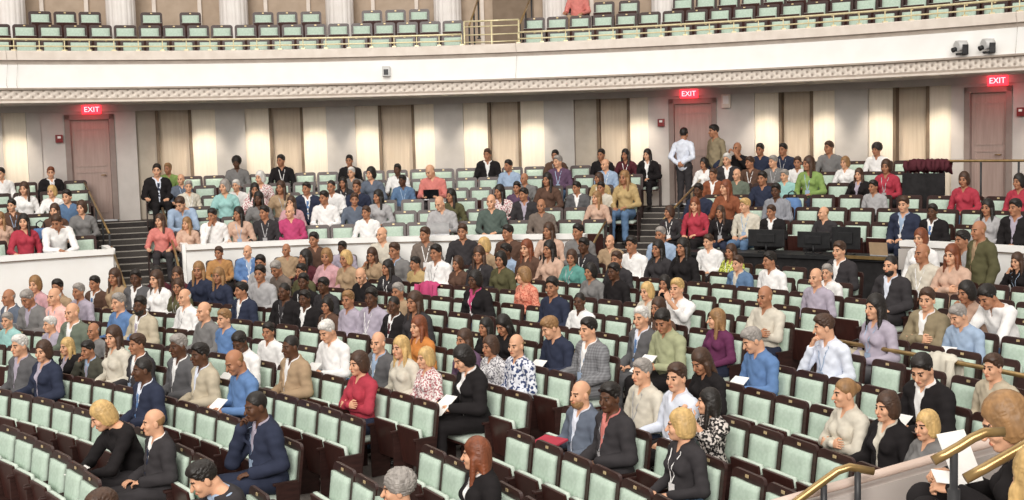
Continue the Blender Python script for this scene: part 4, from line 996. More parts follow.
# back wall: lit cream panels, taupe niches, grey pilasters, doors
WM = {'b': (PANEL_B, 17.70), 'n': (PANEL_N, 17.86), 'g': (PANEL_G, 17.58), 'w': (PANEL_W, 17.62), 't': (PANEL_UNLIT, 17.74), 'D': (PANEL_W, 17.62)}
nd = 0; cnt = {}
for a, b, t in WALL:
    m, R = WM[t]
    z0 = 2.2
    if t == 'D':
        nd += 1
        revolve('wall_over_door_%d' % nd, [(R, 4.80), (R, 5.05), (18.1, 5.05), (18.1, 4.80)], TX, TY, a, b, [m], step=.6)
        mid = (a+b)/2; root = empty('door_%d' % nd, tp(17.66, mid, 2.45), -radians(mid)); root['kind'] = 'structure'
        w = 2*17.66*math.tan(radians((b-a)/2)); H = 2.35
        bm = bmesh.new()
        for s in (-1, 1): box(bm, (s*(w/2-.06), 0, H/2), (.12, .16, H), bevel=.01)
        box(bm, (0, 0, H-.06), (w, .16, .12), bevel=.01); bm_obj('door_frame', bm, DOORF, root)
        bm = bmesh.new(); box(bm, (0, .05, (H-.12)/2), (w-.24, .05, H-.12), bevel=.008)
        for z, h in ((.62, .9), (1.62, .82)):
            for q in ((0, z+h/2, w-.42, .03), (0, z-h/2, w-.42, .03)): box(bm, (q[0], .02, q[1]), (q[2], .02, q[3]))
            for s in (-1, 1): box(bm, (s*(w-.42)/2, .02, z), (.03, .02, h))
        lf = bm_obj('door_leaf', bm, DOORM, root)
        bm = bmesh.new(); tube(bm, [(w/2-.24, .0, 1.0), (w/2-.24, -.06, 1.0), (w/2-.34, -.06, 1.0)], .012); bm_obj('door_handle', bm, BRASS, lf)
        continue
    nm = {'b': 'wall_panel', 'n': 'wall_niche', 'g': 'wall_pilaster', 'w': 'wall_plain', 't': 'wall_panel_dim'}[t]
    cnt[nm] = cnt.get(nm, 0)+1
    revolve('%s_%d' % (nm, cnt[nm]), [(R, z0), (R, 5.05), (18.1, 5.05), (18.1, z0)], TX, TY, a, b, [m], step=.6)
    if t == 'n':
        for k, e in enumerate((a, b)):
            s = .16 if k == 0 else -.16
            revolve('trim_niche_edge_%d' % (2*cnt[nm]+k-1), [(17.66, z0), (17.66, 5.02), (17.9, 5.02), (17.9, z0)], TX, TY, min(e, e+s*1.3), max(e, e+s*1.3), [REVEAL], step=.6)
revolve('trim_wall_base', [(17.52, 2.3), (17.52, 2.62), (17.6, 2.62), (17.6, 2.3)], TX, TY, CA+2.6, 40.3, [PANEL_G], step=1)
revolve('trim_wall_top', [(17.5, 4.86), (17.5, 5.02), (17.75, 5.02), (17.75, 4.86)], TX, TY, A_MIN, A_MAX, [PANEL_G], step=1)
# balcony: soffit, ornament band, white fascia, rail, stepped floor
bprof = [(18.2, 5.0), (16.06, 5.0), (15.97, 5.02), (15.97, 5.06), (16.01, 5.07), (15.98, 5.10), (15.98, 5.27), (15.90, 5.29), (15.90, 5.32), (16.0, 5.33), (16.0, 5.80),
         (15.98, 5.82), (15.98, 5.87), (15.93, 5.89), (15.93, 6.06), (15.96, 6.08), (16.22, 6.08), (16.22, BZ[0]), (17.25, BZ[0]), (17.25, BZ[1]), (18.1, BZ[1]), (18.1, BZ[2]), (19.8, BZ[2]), (19.8, 5.0)]
bmat = [3, 0, 0, 2, 0, 1, 2, 2, 2, 4, 0, 2, 2, 0, 0, 0, 0, 5, 6, 5, 6, 5, 3, 3]
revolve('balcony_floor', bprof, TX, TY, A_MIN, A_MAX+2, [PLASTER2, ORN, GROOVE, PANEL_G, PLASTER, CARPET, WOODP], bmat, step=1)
revolve('wall_upper_back', [(19.75, 5.0), (19.75, 11.5), (20.1, 11.5), (20.1, 5.0)], TX, TY, A_MIN, A_MAX+2, [UWALL], step=2)
for i, az in enumerate(COLS):
    bm = bmesh.new(); c = tp(19.25, az, 0); n = 48
    rings = []
    for z, r in ((6.29, .40), (6.45, .40), (6.47, .34), (11.5, .32)):
        rings.append([bm.verts.new((c[0]+cos(2*pi*k/n)*r*(1-.035*(k % 3 == 0)*(z > 6.46)), c[1]+sin(2*pi*k/n)*r*(1-.035*(k % 3 == 0)*(z > 6.46)), z)) for k in range(n)])
    for p, q in zip(rings, rings[1:]):
        for k in range(n): bm.faces.new((p[k], p[(k+1) % n], q[(k+1) % n], q[k]))
    o = bm_obj('column_%d' % (i+1), bm, COLM); o['kind'] = 'structure'
bm = bmesh.new(); az = (GATE[0]+GATE[1])/2+.3; c = tp(19.7, az, 0); rot = Matrix.Rotation(-radians(az), 3, 'Z')
box(bm, (c[0], c[1], 7.5), (1.0, .14, 2.5), rot); o = bm_obj('door_upper', bm, UDOOR); o['kind'] = 'structure'
for k, (az0, az1) in enumerate(zip(COLS, COLS[1:])):     # shallow upright panels on the balcony back wall
    for f in (.3, .7):
        a = az0+(az1-az0)*f
        revolve('trim_upper_%d' % (2*k+(f > .5)+1), [(19.66, 6.29), (19.66, 11.4), (19.76, 11.4), (19.76, 6.29)], TX, TY, a-.13, a+.13, [PLASTER2], step=.3)

# ------------------------------------------------------------------ seats
def rounded_back(bm, w, z0, z1, y0, y1, lean, r, mat):
    pts = [(-w/2, z0)]
    for k in range(6): a = pi - k*pi/10; pts.append((-w/2+r+cos(a)*r, z1-r+sin(a)*r))
    for k in range(6): a = pi/2 - k*pi/10; pts.append((w/2-r+cos(a)*r, z1-r+sin(a)*r))
    pts.append((w/2, z0))
    sh = lambda y, z: y+lean*(z-z0)
    A = [bm.verts.new((x, sh(y0, z), z)) for x, z in pts]; B = [bm.verts.new((x, sh(y1, z), z)) for x, z in pts]
    n = len(pts)
    f = [bm.faces.new(A), bm.faces.new(B[::-1])]
    for i in range(n): f.append(bm.faces.new((A[i], B[i], B[(i+1) % n], A[(i+1) % n])))
    for q in f: q.material_index = mat
def pad(bm, c, s, rot, mat, puff=.012):
    """upholstered cushion: rounded slab with a crowned face"""
    nx, nz = 6, 6; fr = []; bk = []
    for side in (0, 1):
        g = []
        for i in range(nx+1):
            row = []
            for j in range(nz+1):
                u, v = i/nx*2-1, j/nz*2-1
                e = (1-u**6)*(1-v**6)
                y = (-s[1]/2 - puff*e + .008*(1-e)) if side == 0 else s[1]/2
                ins = .985 if side == 0 else 1
                row.append(bm.verts.new(Vector(c)+rot @ Vector((u*s[0]/2*ins, y, v*s[2]/2*ins))))
            g.append(row)
        (fr if side == 0 else bk).extend(g)
    def face(v): f = bm.faces.new(v); f.material_index = mat; f.smooth = True
    for i in range(nx):
        for j in range(nz):
            face((fr[i][j], fr[i+1][j], fr[i+1][j+1], fr[i][j+1])); face((bk[i][j], bk[i][j+1], bk[i+1][j+1], bk[i+1][j]))
    for i in range(nx):
        face((fr[i][0], bk[i][0], bk[i+1][0], fr[i+1][0])); face((fr[i][nz], fr[i+1][nz], bk[i+1][nz], bk[i][nz]))
    for j in range(nz):
        face((fr[0][j], fr[0][j+1], bk[0][j+1], bk[0][j])); face((fr[nx][j], bk[nx][j], bk[nx][j+1], fr[nx][j+1]))
LEAN = .13
Rb = Matrix.Rotation(-math.atan(LEAN), 3, 'X')
def sp_back(bm): rounded_back(bm, .49, .40, .952, .185, .215, LEAN, .06, 0)
def sp_cush(bm): pad(bm, (0, .203, .715), (.385, .05, .33), Rb, 0)
def sp_plate(bm): box(bm, (0, .241, .922), (.045, .008, .026), Rb, .003)
def sp_pan(bm, up):
    if up: box(bm, (0, .045, .475), (.435, .028, .43), Matrix.Rotation(.16, 3, 'X'), .012)
    else: box(bm, (0, -.04, .385), (.435, .44, .028), None, .012)
def sp_seat(bm, up):
    if up: pad(bm, (0, .086, .484), (.432, .046, .432), Matrix.Rotation(.16, 3, 'X') @ Matrix.Rotation(pi, 3, 'Z'), 0, .012)
    else: pad(bm, (0, -.04, .424), (.43, .05, .44), Matrix.Rotation(-pi/2, 3, 'X'), 0, .012)
def sp_side(bm, s): box(bm, (s*.249, .09, .295), (.018, .24, .59), None, .006)
def sp_arm(bm, s): box(bm, (s*.245, .07, .600), (.030, .26, .030), None, .012)
def me_of(name, fn, m):
    bm = bmesh.new(); fn(bm); bmesh.ops.recalc_face_normals(bm, faces=bm.faces[:]); me = bpy.data.meshes.new(name); bm.to_mesh(me); bm.free(); me.materials.append(m); return me
SM = {'back': me_of('seat_back', sp_back, WOOD), 'cush': me_of('back_cushion', sp_cush, MINT), 'plate': me_of('number_plate', sp_plate, PLATE),
      'panu': me_of('seat_bottom', lambda b: sp_pan(b, 1), WOODP), 'pand': me_of('seat_bottom', lambda b: sp_pan(b, 0), WOODP),
      'seatu': me_of('seat_cushion', lambda b: sp_seat(b, 1), MINTL), 'seatd': me_of('seat_cushion', lambda b: sp_seat(b, 0), MINTL),
      's-1': me_of('side_standard', lambda b: sp_side(b, -1), WOOD), 's1': me_of('side_standard', lambda b: sp_side(b, 1), WOOD),
      'a-1': me_of('armrest', lambda b: sp_arm(b, -1), WOOD), 'a1': me_of('armrest', lambda b: sp_arm(b, 1), WOOD)}
def build_seat(loc, rz, down, label, group):
    r = empty('auditorium_seat', loc, rz); tag(r, label, 'seat', group)
    def kid(name, me, par):
        o = bpy.data.objects.new(name, me); COL.objects.link(o); o.parent = par; return o
    bk = kid('seat_back', SM['back'], r); kid('number_plate', SM['plate'], bk); kid('back_cushion', SM['cush'], r)
    pn = kid('seat_bottom', SM['pand' if down else 'panu'], r); kid('seat_cushion', SM['seatd' if down else 'seatu'], pn)
    for s in ('-1', '1'):
        sd = kid('side_standard', SM['s'+s], r); kid('armrest', SM['a'+s], sd)
    return r
SEATL = []
for t in SEATS.split():
    sec, k, az, who = t.split(','); SEATL.append((sec, int(k), float(az), int(who)))
PL = [l.split() for l in PEOPLE.strip().splitlines()]

ORD = 'first second third fourth fifth sixth seventh eighth ninth tenth eleventh twelfth thirteenth fourteenth fifteenth sixteenth seventeenth eighteenth nineteenth twentieth'.split()
NUM = 'one two three four five six seven eight nine ten eleven twelve'.split()
def ordw(i): return ORD[i] if i < 20 else ['twenty', 'thirty', 'forty'][(i+1)//10-2]+'-'+ORD[(i+1) % 10-1] if (i+1) % 10 else ['thirtieth', 'fortieth'][(i+1)//10-3]
def rowname(sec, k, az):
    if sec == 'o': return '%s floor row %s of aisle' % (ORD[k], 'left' if az < 58.3 else 'right')
    if sec == 'w': return 'row along the white wall'
    if sec == 'b': return '%s balcony row' % ORD[k]
    return '%s tier row, %s block' % (ORD[k], 'far left' if az < LA else 'middle' if az < CA else 'right')
bmS = {}
rest = []
groups = {}
for i, s in enumerate(SEATL): groups.setdefault((rowname(*s[:3]), s[3] >= 0), []).append(i)
pos = {}
for (rn, occ), L in groups.items():
    for q, i in enumerate(sorted(L, key=lambda i: SEATL[i][2])): pos[i] = q
for i, (sec, k, az, who) in enumerate(SEATL):
    loc, rz = place(sec, k, az)
    if i in SINGLES:
        rn = rowname(sec, k, az)
        if who < 0: lab = '%s empty tipped-up mint seat from left, %s' % (ordw(pos[i]), rn)
        else: lab = '%s occupied mint seat from left, %s' % (ordw(pos[i]), rn)
        build_seat(loc, rz, who >= 0, lab, 'seats in '+rn)
    else: rest.append((loc, rz, who >= 0))
def seat_mass(L):
    parts = [('back', 0), ('plate', 1), ('cush', 2), ('pan', 3), ('seat', 4), ('s-1', 0), ('s1', 0), ('a-1', 0), ('a1', 0)]
    VV = []; FF = []; MI = []; off = 0
    geo = {}
    for n, me in SM.items(): geo[n] = (np.array([v.co for v in me.vertices]), [tuple(p.vertices) for p in me.polygons])
    for loc, rz, down in L:
        c, s_ = cos(rz), sin(rz); R = np.array(((c, -s_, 0), (s_, c, 0), (0, 0, 1)))
        for p, m in parts:
            key = p+('d' if down else 'u') if p in ('pan', 'seat') else p
            v, f = geo[key]
            VV.append(v @ R.T+np.array(loc)); FF += [tuple(q+off for q in t) for t in f]; MI += [m]*len(f); off += len(v)
    o = mesh_obj('auditorium_seats', np.concatenate(VV), FF, [WOOD, PLATE, MINT, WOODP, MINTL], None, MI)
    tag(o, 'the other mint seats with dark wood frames, mostly hidden under and behind the audience', 'seats', None, 'stuff')
if rest: seat_mass(rest)
# ------------------------------------------------------------------ audience
TOPN = {'bluegrey': 'blue-grey', 'ltblue': 'light blue', 'greysuit': 'mid grey', 'yellowtan': 'yellow-tan', 'ltgrey': 'light grey', 'greybrown': 'grey-brown', 'palewhite': 'bluish white',
        'greygreen': 'grey-green', 'orangetan': 'orange-tan', 'olivegrey': 'olive-grey', 'khakigreen': 'pale khaki-green', 'greengrey': 'dark green-grey', 'floral': 'pink flowered', 'salmon': 'salmon patterned',
        'plaidgrey': 'grey plaid', 'pinkcheck': 'pink checked', 'navyprint': 'white and navy patterned', 'limeprint': 'lime patterned', 'greyjacket': 'grey checked', 'floralgrey': 'grey-and-white print', 'floralblack': 'black-and-white print',
        'denim': 'denim blue', 'aqua': 'pale aqua', 'lime': 'lime green'}
def zone(sec, k, az):
    if sec == 'o':
        d = 'front' if k <= 2 else 'lower' if k <= 5 else 'middle' if k <= 8 else 'rear'
        return '%s floor rows %s of aisle' % (d, 'left' if az < 58.3 else 'right')
    if sec == 'w': return 'row along the white wall'
    if sec == 'b': return 'balcony'
    d = 'front' if k <= 1 else 'middle' if k <= 3 else 'back'
    return '%s tier rows %s' % (d, 'by left door' if az < LA else 'between stairways' if az < CA else 'right of stairways')
def cloth_phrase(p): return '%s %s' % (TOPN.get(p['top'], p['top']), 'jacket' if p['kind'] == 'j' else 'cardigan' if p['top'] == 'red' and p['pose'] == '1' else 'shirt' if p['sex'] == 'm' else 'top')
POSEW = {'1': 'arms folded', '2': 'hand at chin', '3': 'head bowed', '4': 'hands raised', '5': 'bent forward'}
folk = []
for l in PL:
    folk.append(dict(zip(('sec', 'k', 'az', 'scale', 'sex', 'skin', 'hair', 'sty', 'top', 'kind', 'pose', 'x', 'y'), [l[0], int(l[1]), float(l[2]), float(l[3])]+l[4:11]+[int(l[11]), int(l[12])])))
by = {}
for p in folk: by.setdefault((cloth_phrase(p), zone(p['sec'], p['k'], p['az'])), []).append(p)
for (c, z), L in by.items():
    L.sort(key=lambda p: p['x'])
    for i, p in enumerate(L):
        w = POSEW.get(p['pose'])
        alone = len(L) == 1
        # a pose that nobody else in the same clothes and rows has is enough
        solo = w and sum(1 for q in L if POSEW.get(q['pose']) == w) == 1
        if alone: p['label'] = 'person in %s%s, %s' % (c, ' with '+w if w else ' seated', z)
        elif solo: p['label'] = 'person in %s with %s, %s' % (c, w, z)
        else:
            M = [q for q in L if not (POSEW.get(q['pose']) and sum(1 for r in L if POSEW.get(r['pose']) == POSEW.get(q['pose'])) == 1)]
            j = M.index(p); n = len(M)
            p['label'] = 'person in %s, %s' % (c, z) if n == 1 else 'person in %s, %s, %s from left of the %s' % (c, z, ordw(j), NUM[n-1]) if j else 'person in %s, %s, leftmost of the %s' % (c, z, NUM[n-1])
        if len(p['label'].split()) > 16: p['label'] = p['label'].replace(' of the ', ' of ').replace('print ', '')
        p['short'] = p['label'].split('person in ')[1]
YAWS = (-32, -14, 4, 20)
rnd = random.Random(11)
TR = [cloth(n) for n in ('charcoal', 'black', 'navy', 'charcoal', 'black', 'tan', 'denim', 'greysuit')]
UNDER = ['white', 'white', 'ltblue', 'palewhite', 'white', 'lilac']
UNDERX = {(157, 423): 'white', (609, 398): 'coral', (578, 395): 'palewhite', (149, 370): 'palewhite', (478, 455): 'white', (889, 408): 'cream', (476, 280): 'magenta', (280, 292): 'charcoal', (736, 264): 'cream', (899, 205): 'ltblue', (488, 155): 'white', (757, 212): 'white'}
LANY = [cloth('ltblue'), cloth('white'), cloth('white'), cloth('ltgrey')]
TIES = [cloth('maroon'), cloth('navy'), cloth('blue'), cloth('lilac')]
YX = {(157, 423): -14, (211, 465): -14, (478, 455): -32, (106, 421): -14, (683, 426): -32, (822, 330): -32, (848, 394): -14, (578, 395): 4, (609, 398): 20, (718, 403): -32, (591, 330): 4, (591, 331): 4, (717, 320): -32}
TRX = {(450, 362): cloth('black'), (478, 455): cloth('black')}
people = {}
for p in folk:
    loc, rz = place(p['sec'], p['k'], p['az'])
    d = Vector((-15-loc[0], 5-loc[1], 0)); l = Matrix.Rotation(-rz, 3, 'Z') @ d
    yaw = degrees(atan2(l.x, -l.y))*.9+rnd.gauss(0, 11)
    if p['sec'] == 'o' : yaw += 6
    yaw = min(YAWS, key=lambda q: abs(q-yaw))
    key = (p['x'], p['y']); yaw = YX.get(key, yaw)
    pose = p['pose']
    if pose == '0' and rnd.random() < .4: pose = '6'
    und = UNDERX.get(key, rnd.choice(UNDER))
    j = p['kind'] == 'j'
    lan = rnd.choice(LANY) if pose in '026' and rnd.random() < .33 else None
    tie = rnd.choice(TIES) if j and p['sex'] == 'm' and lan is None and pose in '026' and rnd.random() < .45 else None
    tr = TR[rnd.randrange(len(TR))]
    tr = TRX.get(key, tr)
    if j and p['sex'] == 'm' and p['top'] not in ('tan', 'beige', 'denim'): tr = cloth(p['top'])
    o = person(loc, rz+radians(rnd.gauss(0, 4)), p['scale'], p['sex'], p['skin'], p['hair'], p['sty'], cloth(und) if j else cloth(p['top']), p['kind'], pose, yaw,
               topname='cardigan' if p['top'] == 'red' and pose == '1' else 'shirt' if p['sex'] == 'm' else 'blouse', jacketm=cloth(p['top']) if j else None, trm=tr, lanyard=lan, tie=tie,
               beard=key in ((578, 395), (890, 266), (153, 306)))
    tag(o, p['label'], 'person', 'audience')
    p['o'] = o; p['loc'] = loc; p['rz'] = rz; people[key] = p
def stand(loc, face, scale, sex, skin, hair, sty, top, kind, pose, yaw, label, tr, und='white'):
    o = person(loc, radians(face), scale, sex, skin, hair, sty, cloth(und if kind == 'j' else top), kind, pose, yaw, jacketm=cloth(top), trm=cloth(tr))
    tag(o, label, 'person', 'people standing'); return o
c = tp(16.55, STAND[0], 2.425); stand(c, 180-STAND[0]-14, 1.0, 'm', 't', 'k', 's', 'palewhite', 's', 'B', 4, 'person in white shirt standing with back turned at the centre doorway', 'charcoal')
c = tp(16.75, STAND[1], 2.425); stand(c, -62, 1.03, 'm', 't', 'k', 's', 'khaki', 's', 'S', -14, 'person in beige shirt standing side-on by the centre doorway', 'navy')
stand((6.602, 18.3, .92), -75, 1.05, 'm', 't', 'n', 'z', 'olive', 'j', 'S', 4, 'person in olive jacket standing before the white wall at the right', 'charcoal', 'tan')
# sitter in the balcony
loc, rz = place('b', 2, 12.48)
o = person(loc, rz, 1, 'm', 't', 'b', 's', cloth('coral'), 's', '6', -14, trm=cloth('tan')); tag(o, 'person in coral shirt sitting alone up in the balcony', 'person', 'audience')
# two people in the raised box beside the camera
def box_seat(loc, rz, lab): build_seat(loc, rz, True, lab, 'seats in the raised box')
b1 = (2.32, 5.74, 1.58); box_seat(b1, radians(-102), 'seat in the raised box under person in black with curly hair')
o = person(b1, radians(-104), .98, 'w', 'l', 'n', 'b', cloth('black'), 's', 'K', 4, topname='blouse', trm=cloth('black')); tag(o, 'person in black top sitting in the raised box behind the brass rail', 'person', 'people in the box')
b2 = (1.90, 4.62, 1.58); box_seat(b2, radians(-172), 'seat in the raised box at the bottom right corner')
o = person(b2, radians(-172), 1.0, 'w', 'l', 'y', 'l', cloth('tan'), 's', '0', 4, topname='blouse', trm=cloth('charcoal')); tag(o, 'person in tan top cut off at the bottom right corner', 'person', 'people in the box')

# ------------------------------------------------------------------ things people hold, and things left on seats
def local(p, v):
    M = Matrix.Translation(Vector(p['loc'])) @ Matrix.Rotation(p['rz'], 4, 'Z') @ Matrix.Scale(p['scale'], 4)
    return M @ Vector(v)
def short(p, head):
    w = (head+' person in '+p['short']).split()
    return ' '.join(w[:16]).rstrip(',')
PAPER = noisy('paper', '#f3f1ec', '#faf8f4', scale=20, rough=.8)
SCREEN = noisy('dark_glass', '#17181a', '#202124', scale=5, rough=.15)
ALU = noisy('aluminium', '#b9b9bb', '#c6c6c8', scale=10, rough=.35, metal=.4)
def papers(p, i):
    bm = bmesh.new(); rot = Matrix.Rotation(p['rz'], 3, 'Z') @ Matrix.Rotation(radians(38), 3, 'X')
    for q in range(3): box(bm, local(p, (.012*(q-1), -.385+.006*q, .755+.004*q)), (.21, .29, .0025), rot @ Matrix.Rotation(radians(4*(q-1)), 3, 'Z'))
    o = bm_obj('paper_sheets', bm, PAPER); tag(o, short(p, 'sheets of paper held by'), 'papers', 'papers held in the audience')
def phone(p):
    bm = bmesh.new(); rot = Matrix.Rotation(p['rz'], 3, 'Z'); c = local(p, (0, -.33, 1.17))
    box(bm, c, (.15, .012, .075), rot, .003); o = bm_obj('phone', bm, SCREEN)
    tag(o, short(p, 'dark phone held up by'), 'phone', 'phones held in the audience')
def laptop(name, c, rz, lab, lid=ALU, tilt=18, s=1.0):
    r = empty(name, c, rz); tag(r, lab, 'laptop', 'laptops')
    bm = bmesh.new(); box(bm, (0, -.11*s, .01), (.33*s, .23*s, .018), None, .004); bm_obj('keyboard_base', bm, ALU, r)
    bm = bmesh.new(); box(bm, (0, -.235*s, .12*s), (.33*s, .01, .225*s), Matrix.Rotation(radians(tilt), 3, 'X'), .003); bm_obj('laptop_lid', bm, lid, r)
    return r
HIDDEN = {(108, 498), (279, 271), (361, 278), (501, 328), (706, 365)}
for i, p in enumerate([q for q in folk if q['pose'] == '3']):
    k = (p['x'], p['y'])
    if k == (438, 172): laptop('laptop', local(p, (0, -.20, .66)), p['rz'], short(p, 'black laptop on the lap of'), SCREEN)
    elif k in ((436, 202), (31, 301)): laptop('laptop', local(p, (0, -.20, .66)), p['rz'], short(p, 'silver laptop on the lap of'), ALU, s=1.15)
    elif k not in HIDDEN: papers(p, i)
for k in ((718, 403), (680, 289)): phone(people[k])
p = people[(106, 421)]; bm = bmesh.new(); box(bm, local(p, (.04, -.60, .70)), (.16, .22, .004), Matrix.Rotation(p['rz'], 3, 'Z') @ Matrix.Rotation(.3, 3, 'X'))
o = bm_obj('paper_sheets', bm, PAPER); tag(o, 'folded white leaflet in the hands of person in black top bent forward', 'papers', 'papers held in the audience')
bm = bmesh.new(); box(bm, (1.99, 5.74, 2.62), (.17, .24, .006), Matrix.Rotation(.5, 3, 'Z') @ Matrix.Rotation(radians(62), 3, 'X'))
o = bm_obj('programme', bm, PAPER); tag(o, 'white programme held upright by the person in the raised box', 'programme')
def bag(name, loc, rz, size, m, lab, strap=True, cat='bag'):
    w, d, h = size
    r = empty(name, loc, rz); tag(r, lab, cat)
    bm = bmesh.new(); pts = 14; rings = []
    for z, f in ((0, .9), (.06*h, 1), (.5*h, 1.03), (.85*h, .92), (h, .62)):
        rings.append([bm.verts.new((w/2*f*math.copysign(abs(cos(a))**.6, cos(a)), d/2*f*math.copysign(abs(sin(a))**.6, sin(a)), z)) for a in [2*pi*q/pts for q in range(pts)]])
    for a, b in zip(rings, rings[1:]):
        for q in range(pts): bm.faces.new((a[q], a[(q+1) % pts], b[(q+1) % pts], b[q])).smooth = True
    bm.faces.new(rings[0][::-1]); bm.faces.new(rings[-1]); bm_obj('bag_body', bm, m, r)
    if strap:
        bm = bmesh.new(); tube(bm, [(-w*.22, 0, h*.95), (-w*.2, 0, h*1.22), (0, 0, h*1.32), (w*.2, 0, h*1.22), (w*.22, 0, h*.95)], .012); bm_obj('bag_strap', bm, BLACK, r)
        bm = bmesh.new(); box(bm, (0, -d*.5, h*.36), (w*.62, d*.18, h*.4), None, .015); bm_obj('front_pocket', bm, m, r)
def rowpt(sec, k, az, y, z):
    loc, rz = place(sec, k, az); v = Matrix.Rotation(rz, 3, 'Z') @ Vector((0, y, z)); return (loc[0]+v.x, loc[1]+v.y, loc[2]+v.z), rz
def coat(name, loc, rz, m, lab, w=.46, drop=1.0):
    """a jacket hung over a seat back: collar, two falling halves and sleeves in one folded cloth"""
    bm = bmesh.new(); n = 16; g = []
    prof = [(-.10, -.34), (-.09, -.12), (-.06, .03), (0, .055), (.06, .03), (.075, -.15), (.085, -.42)]
    for i in range(n+1):
        u = i/n*2-1
        g.append([bm.verts.new((u*w/2*(1+.08*sin(j*2.1)), y+.014*sin(u*9+j), z*drop-.05*abs(u)**3+.01*sin(u*14+j*2))) for j, (y, z) in enumerate(prof)])
    for a, b in zip(g, g[1:]):
        for j in range(len(prof)-1): bm.faces.new((a[j], b[j], b[j+1], a[j+1])).smooth = True
    r = empty(name, loc, rz); tag(r, lab, 'jacket'); o = bm_obj('jacket_cloth', bm, m, r)
    md = o.modifiers.new('thick', 'SOLIDIFY'); md.thickness = .018
    bm = bmesh.new(); 
    for s in (-1, 1): tube(bm, [(s*w*.44, -.10, .0), (s*w*.47, -.13, -.18*drop), (s*w*.40, -.13, -.36*drop)], [.05, .048, .042], 10)
    bm_obj('jacket_sleeve', bm, m, r)
l, rz = rowpt('o', 10, 40.3, .22, .94); coat('jacket', l, rz, clothmat('magenta'), 'magenta jacket draped over an empty seat back')
l, rz = rowpt('o', 9, 53.6, .22, .95); coat('jacket', l, rz, clothmat('black'), 'black jacket draped over an empty seat beside person in plum top')
l, rz = rowpt('o', 10, 59.9, .0, .46); bag('tote_bag', l, rz, (.42, .24, .36), clothmat('beige'), 'pale beige bag on the end seat behind the brass floor rail')
l, rz = rowpt('t', 2, 32.6, -.34, .50); bag('backpack', l, rz, (.36, .24, .42), clothmat('blue'), 'blue backpack on the lap level in the tier right of stairways')
l, rz = rowpt('t', 1, -29.2, -.1, .46); bag('backpack', l, rz, (.36, .24, .46), clothmat('blue'), 'bright blue backpack on a seat by the left door')
l = op(RA+RB*9.72, 62.9, zf(RA+RB*9.72)+.93); coat('jacket', l, -radians(62.9), clothmat('cream'), 'cream jacket thrown over the brass rail on the main floor')
p = people[(578, 395)]
bm = bmesh.new(); box(bm, local(p, (-.02, -.36, .80)), (.30, .23, .02), Matrix.Rotation(p['rz']+.3, 3, 'Z') @ Matrix.Rotation(radians(10), 3, 'X'), .004)
o = bm_obj('folder', bm, clothmat('red')); tag(o, 'red folder on the lap of person in blue-grey jacket beside the aisle', 'folder')

# ------------------------------------------------------------------ rails, desk, fixtures
def rail(name, tops, lab, group=None, h=.85, r=.022, pr=.02, ends=True, lower=None, m=None):
    """brass handrail: tops = points along the rail, each with a post below it"""
    o = empty(name, tops[0]); inv = Vector(tops[0]); tag(o, lab, 'handrail', group)
    L = [Vector(t)-inv for t in tops]
    bm = bmesh.new(); tube(bm, L, r, 10); bm_obj('rail_bar', bm, m or BRASS, o)
    if lower:
        for f in lower:
            bm = bmesh.new(); tube(bm, [v-Vector((0, 0, f)) for v in L], r*.7, 8); bm_obj('rail_bar', bm, m or BRASS, o)
    for v in (L if ends else L[1:-1]):
        bm = bmesh.new(); tube(bm, [v, v-Vector((0, 0, h))], pr, 10); box(bm, v-Vector((0, 0, h-.015)), (.09, .09, .03), None, .006); bm_obj('rail_post', bm, BRASSP if m else POST, o)
    return o
def arc(R, a0, a1, z, n): return [tp(R, a0+(a1-a0)*i/n, z) for i in range(n+1)]
def tz(R): return TZ0+TZP*max(0, (R-13.1)/RTP) if R > 13.05 else TZ0-(13.05-R)*.38
for lab, az, rs in (('brass handrail on the left side of the left stairway, upper flight', LA-2.75, (13.4, 14.4, 15.4, 16.4, 17.3)), ('brass handrail on the left side of the left stairway, lower flight', LA-3.0, (10.6, 11.6, 12.7)),
                    ('brass handrail on the right side of the left stairway', LA+2.1, (11.2, 12.3, 13.6, 15.0)), ('brass handrail on the right side of the centre stairway', CA+2.25, (13.3, 14.4, 15.6, 16.6)),
                    ('brass handrail on the left side of the centre stairway', CA-2.6, (11.3, 12.3, 13.2))):
    rail('stair_handrail', [tp(R, az, tz(R)+.88) for R in rs], lab, 'stair handrails', h=.88)
rail('landing_rail', arc(15.45, 39.6, 58, 3.40, 7), 'long brass rail along the upper landing before the right door', h=.95, r=.025)
rail('floor_rail', [op(RA+RB*9.72, a, zf(RA+RB*9.72)+.90) for a in (58.6, 60.6, 62.6, 64.6, 66.4)], 'curved brass rail crossing the main floor right of the aisle', h=.9, r=.026)
rail('balcony_front_rail', [tp(16.05, a, 6.32) for a in np.linspace(-36, GATE[0], 24)], 'brass rail along the balcony front, left of the gate', 'balcony rails', h=.24, r=.022, pr=.012, lower=(.14,), m=BRASSP)
rail('balcony_front_rail', [tp(16.05, a, 6.32) for a in np.linspace(GATE[1], 52, 24)], 'brass rail along the balcony front, right of the gate', 'balcony rails', h=.24, r=.022, pr=.012, lower=(.14,), m=BRASSP)
rail('balcony_gate_rail', [tp(16.35, a, 6.62) for a in np.linspace(GATE[0]+.1, GATE[1]-.1, 3)], 'triple brass gate rail across the balcony aisle', 'balcony rails', h=1.1, r=.02, lower=(.12, .30, .46), m=BRASSP)
for lab, az in (('brass handrail rising on the left of the balcony aisle', GATE[0]+.35), ('brass handrail rising on the right of the balcony aisle', GATE[1]-.2)):
    rail('balcony_stair_rail', [tp(R, az, z) for R, z in ((16.7, 6.55), (17.7, 6.95), (18.7, 7.35))], lab, 'balcony rails', h=.95)
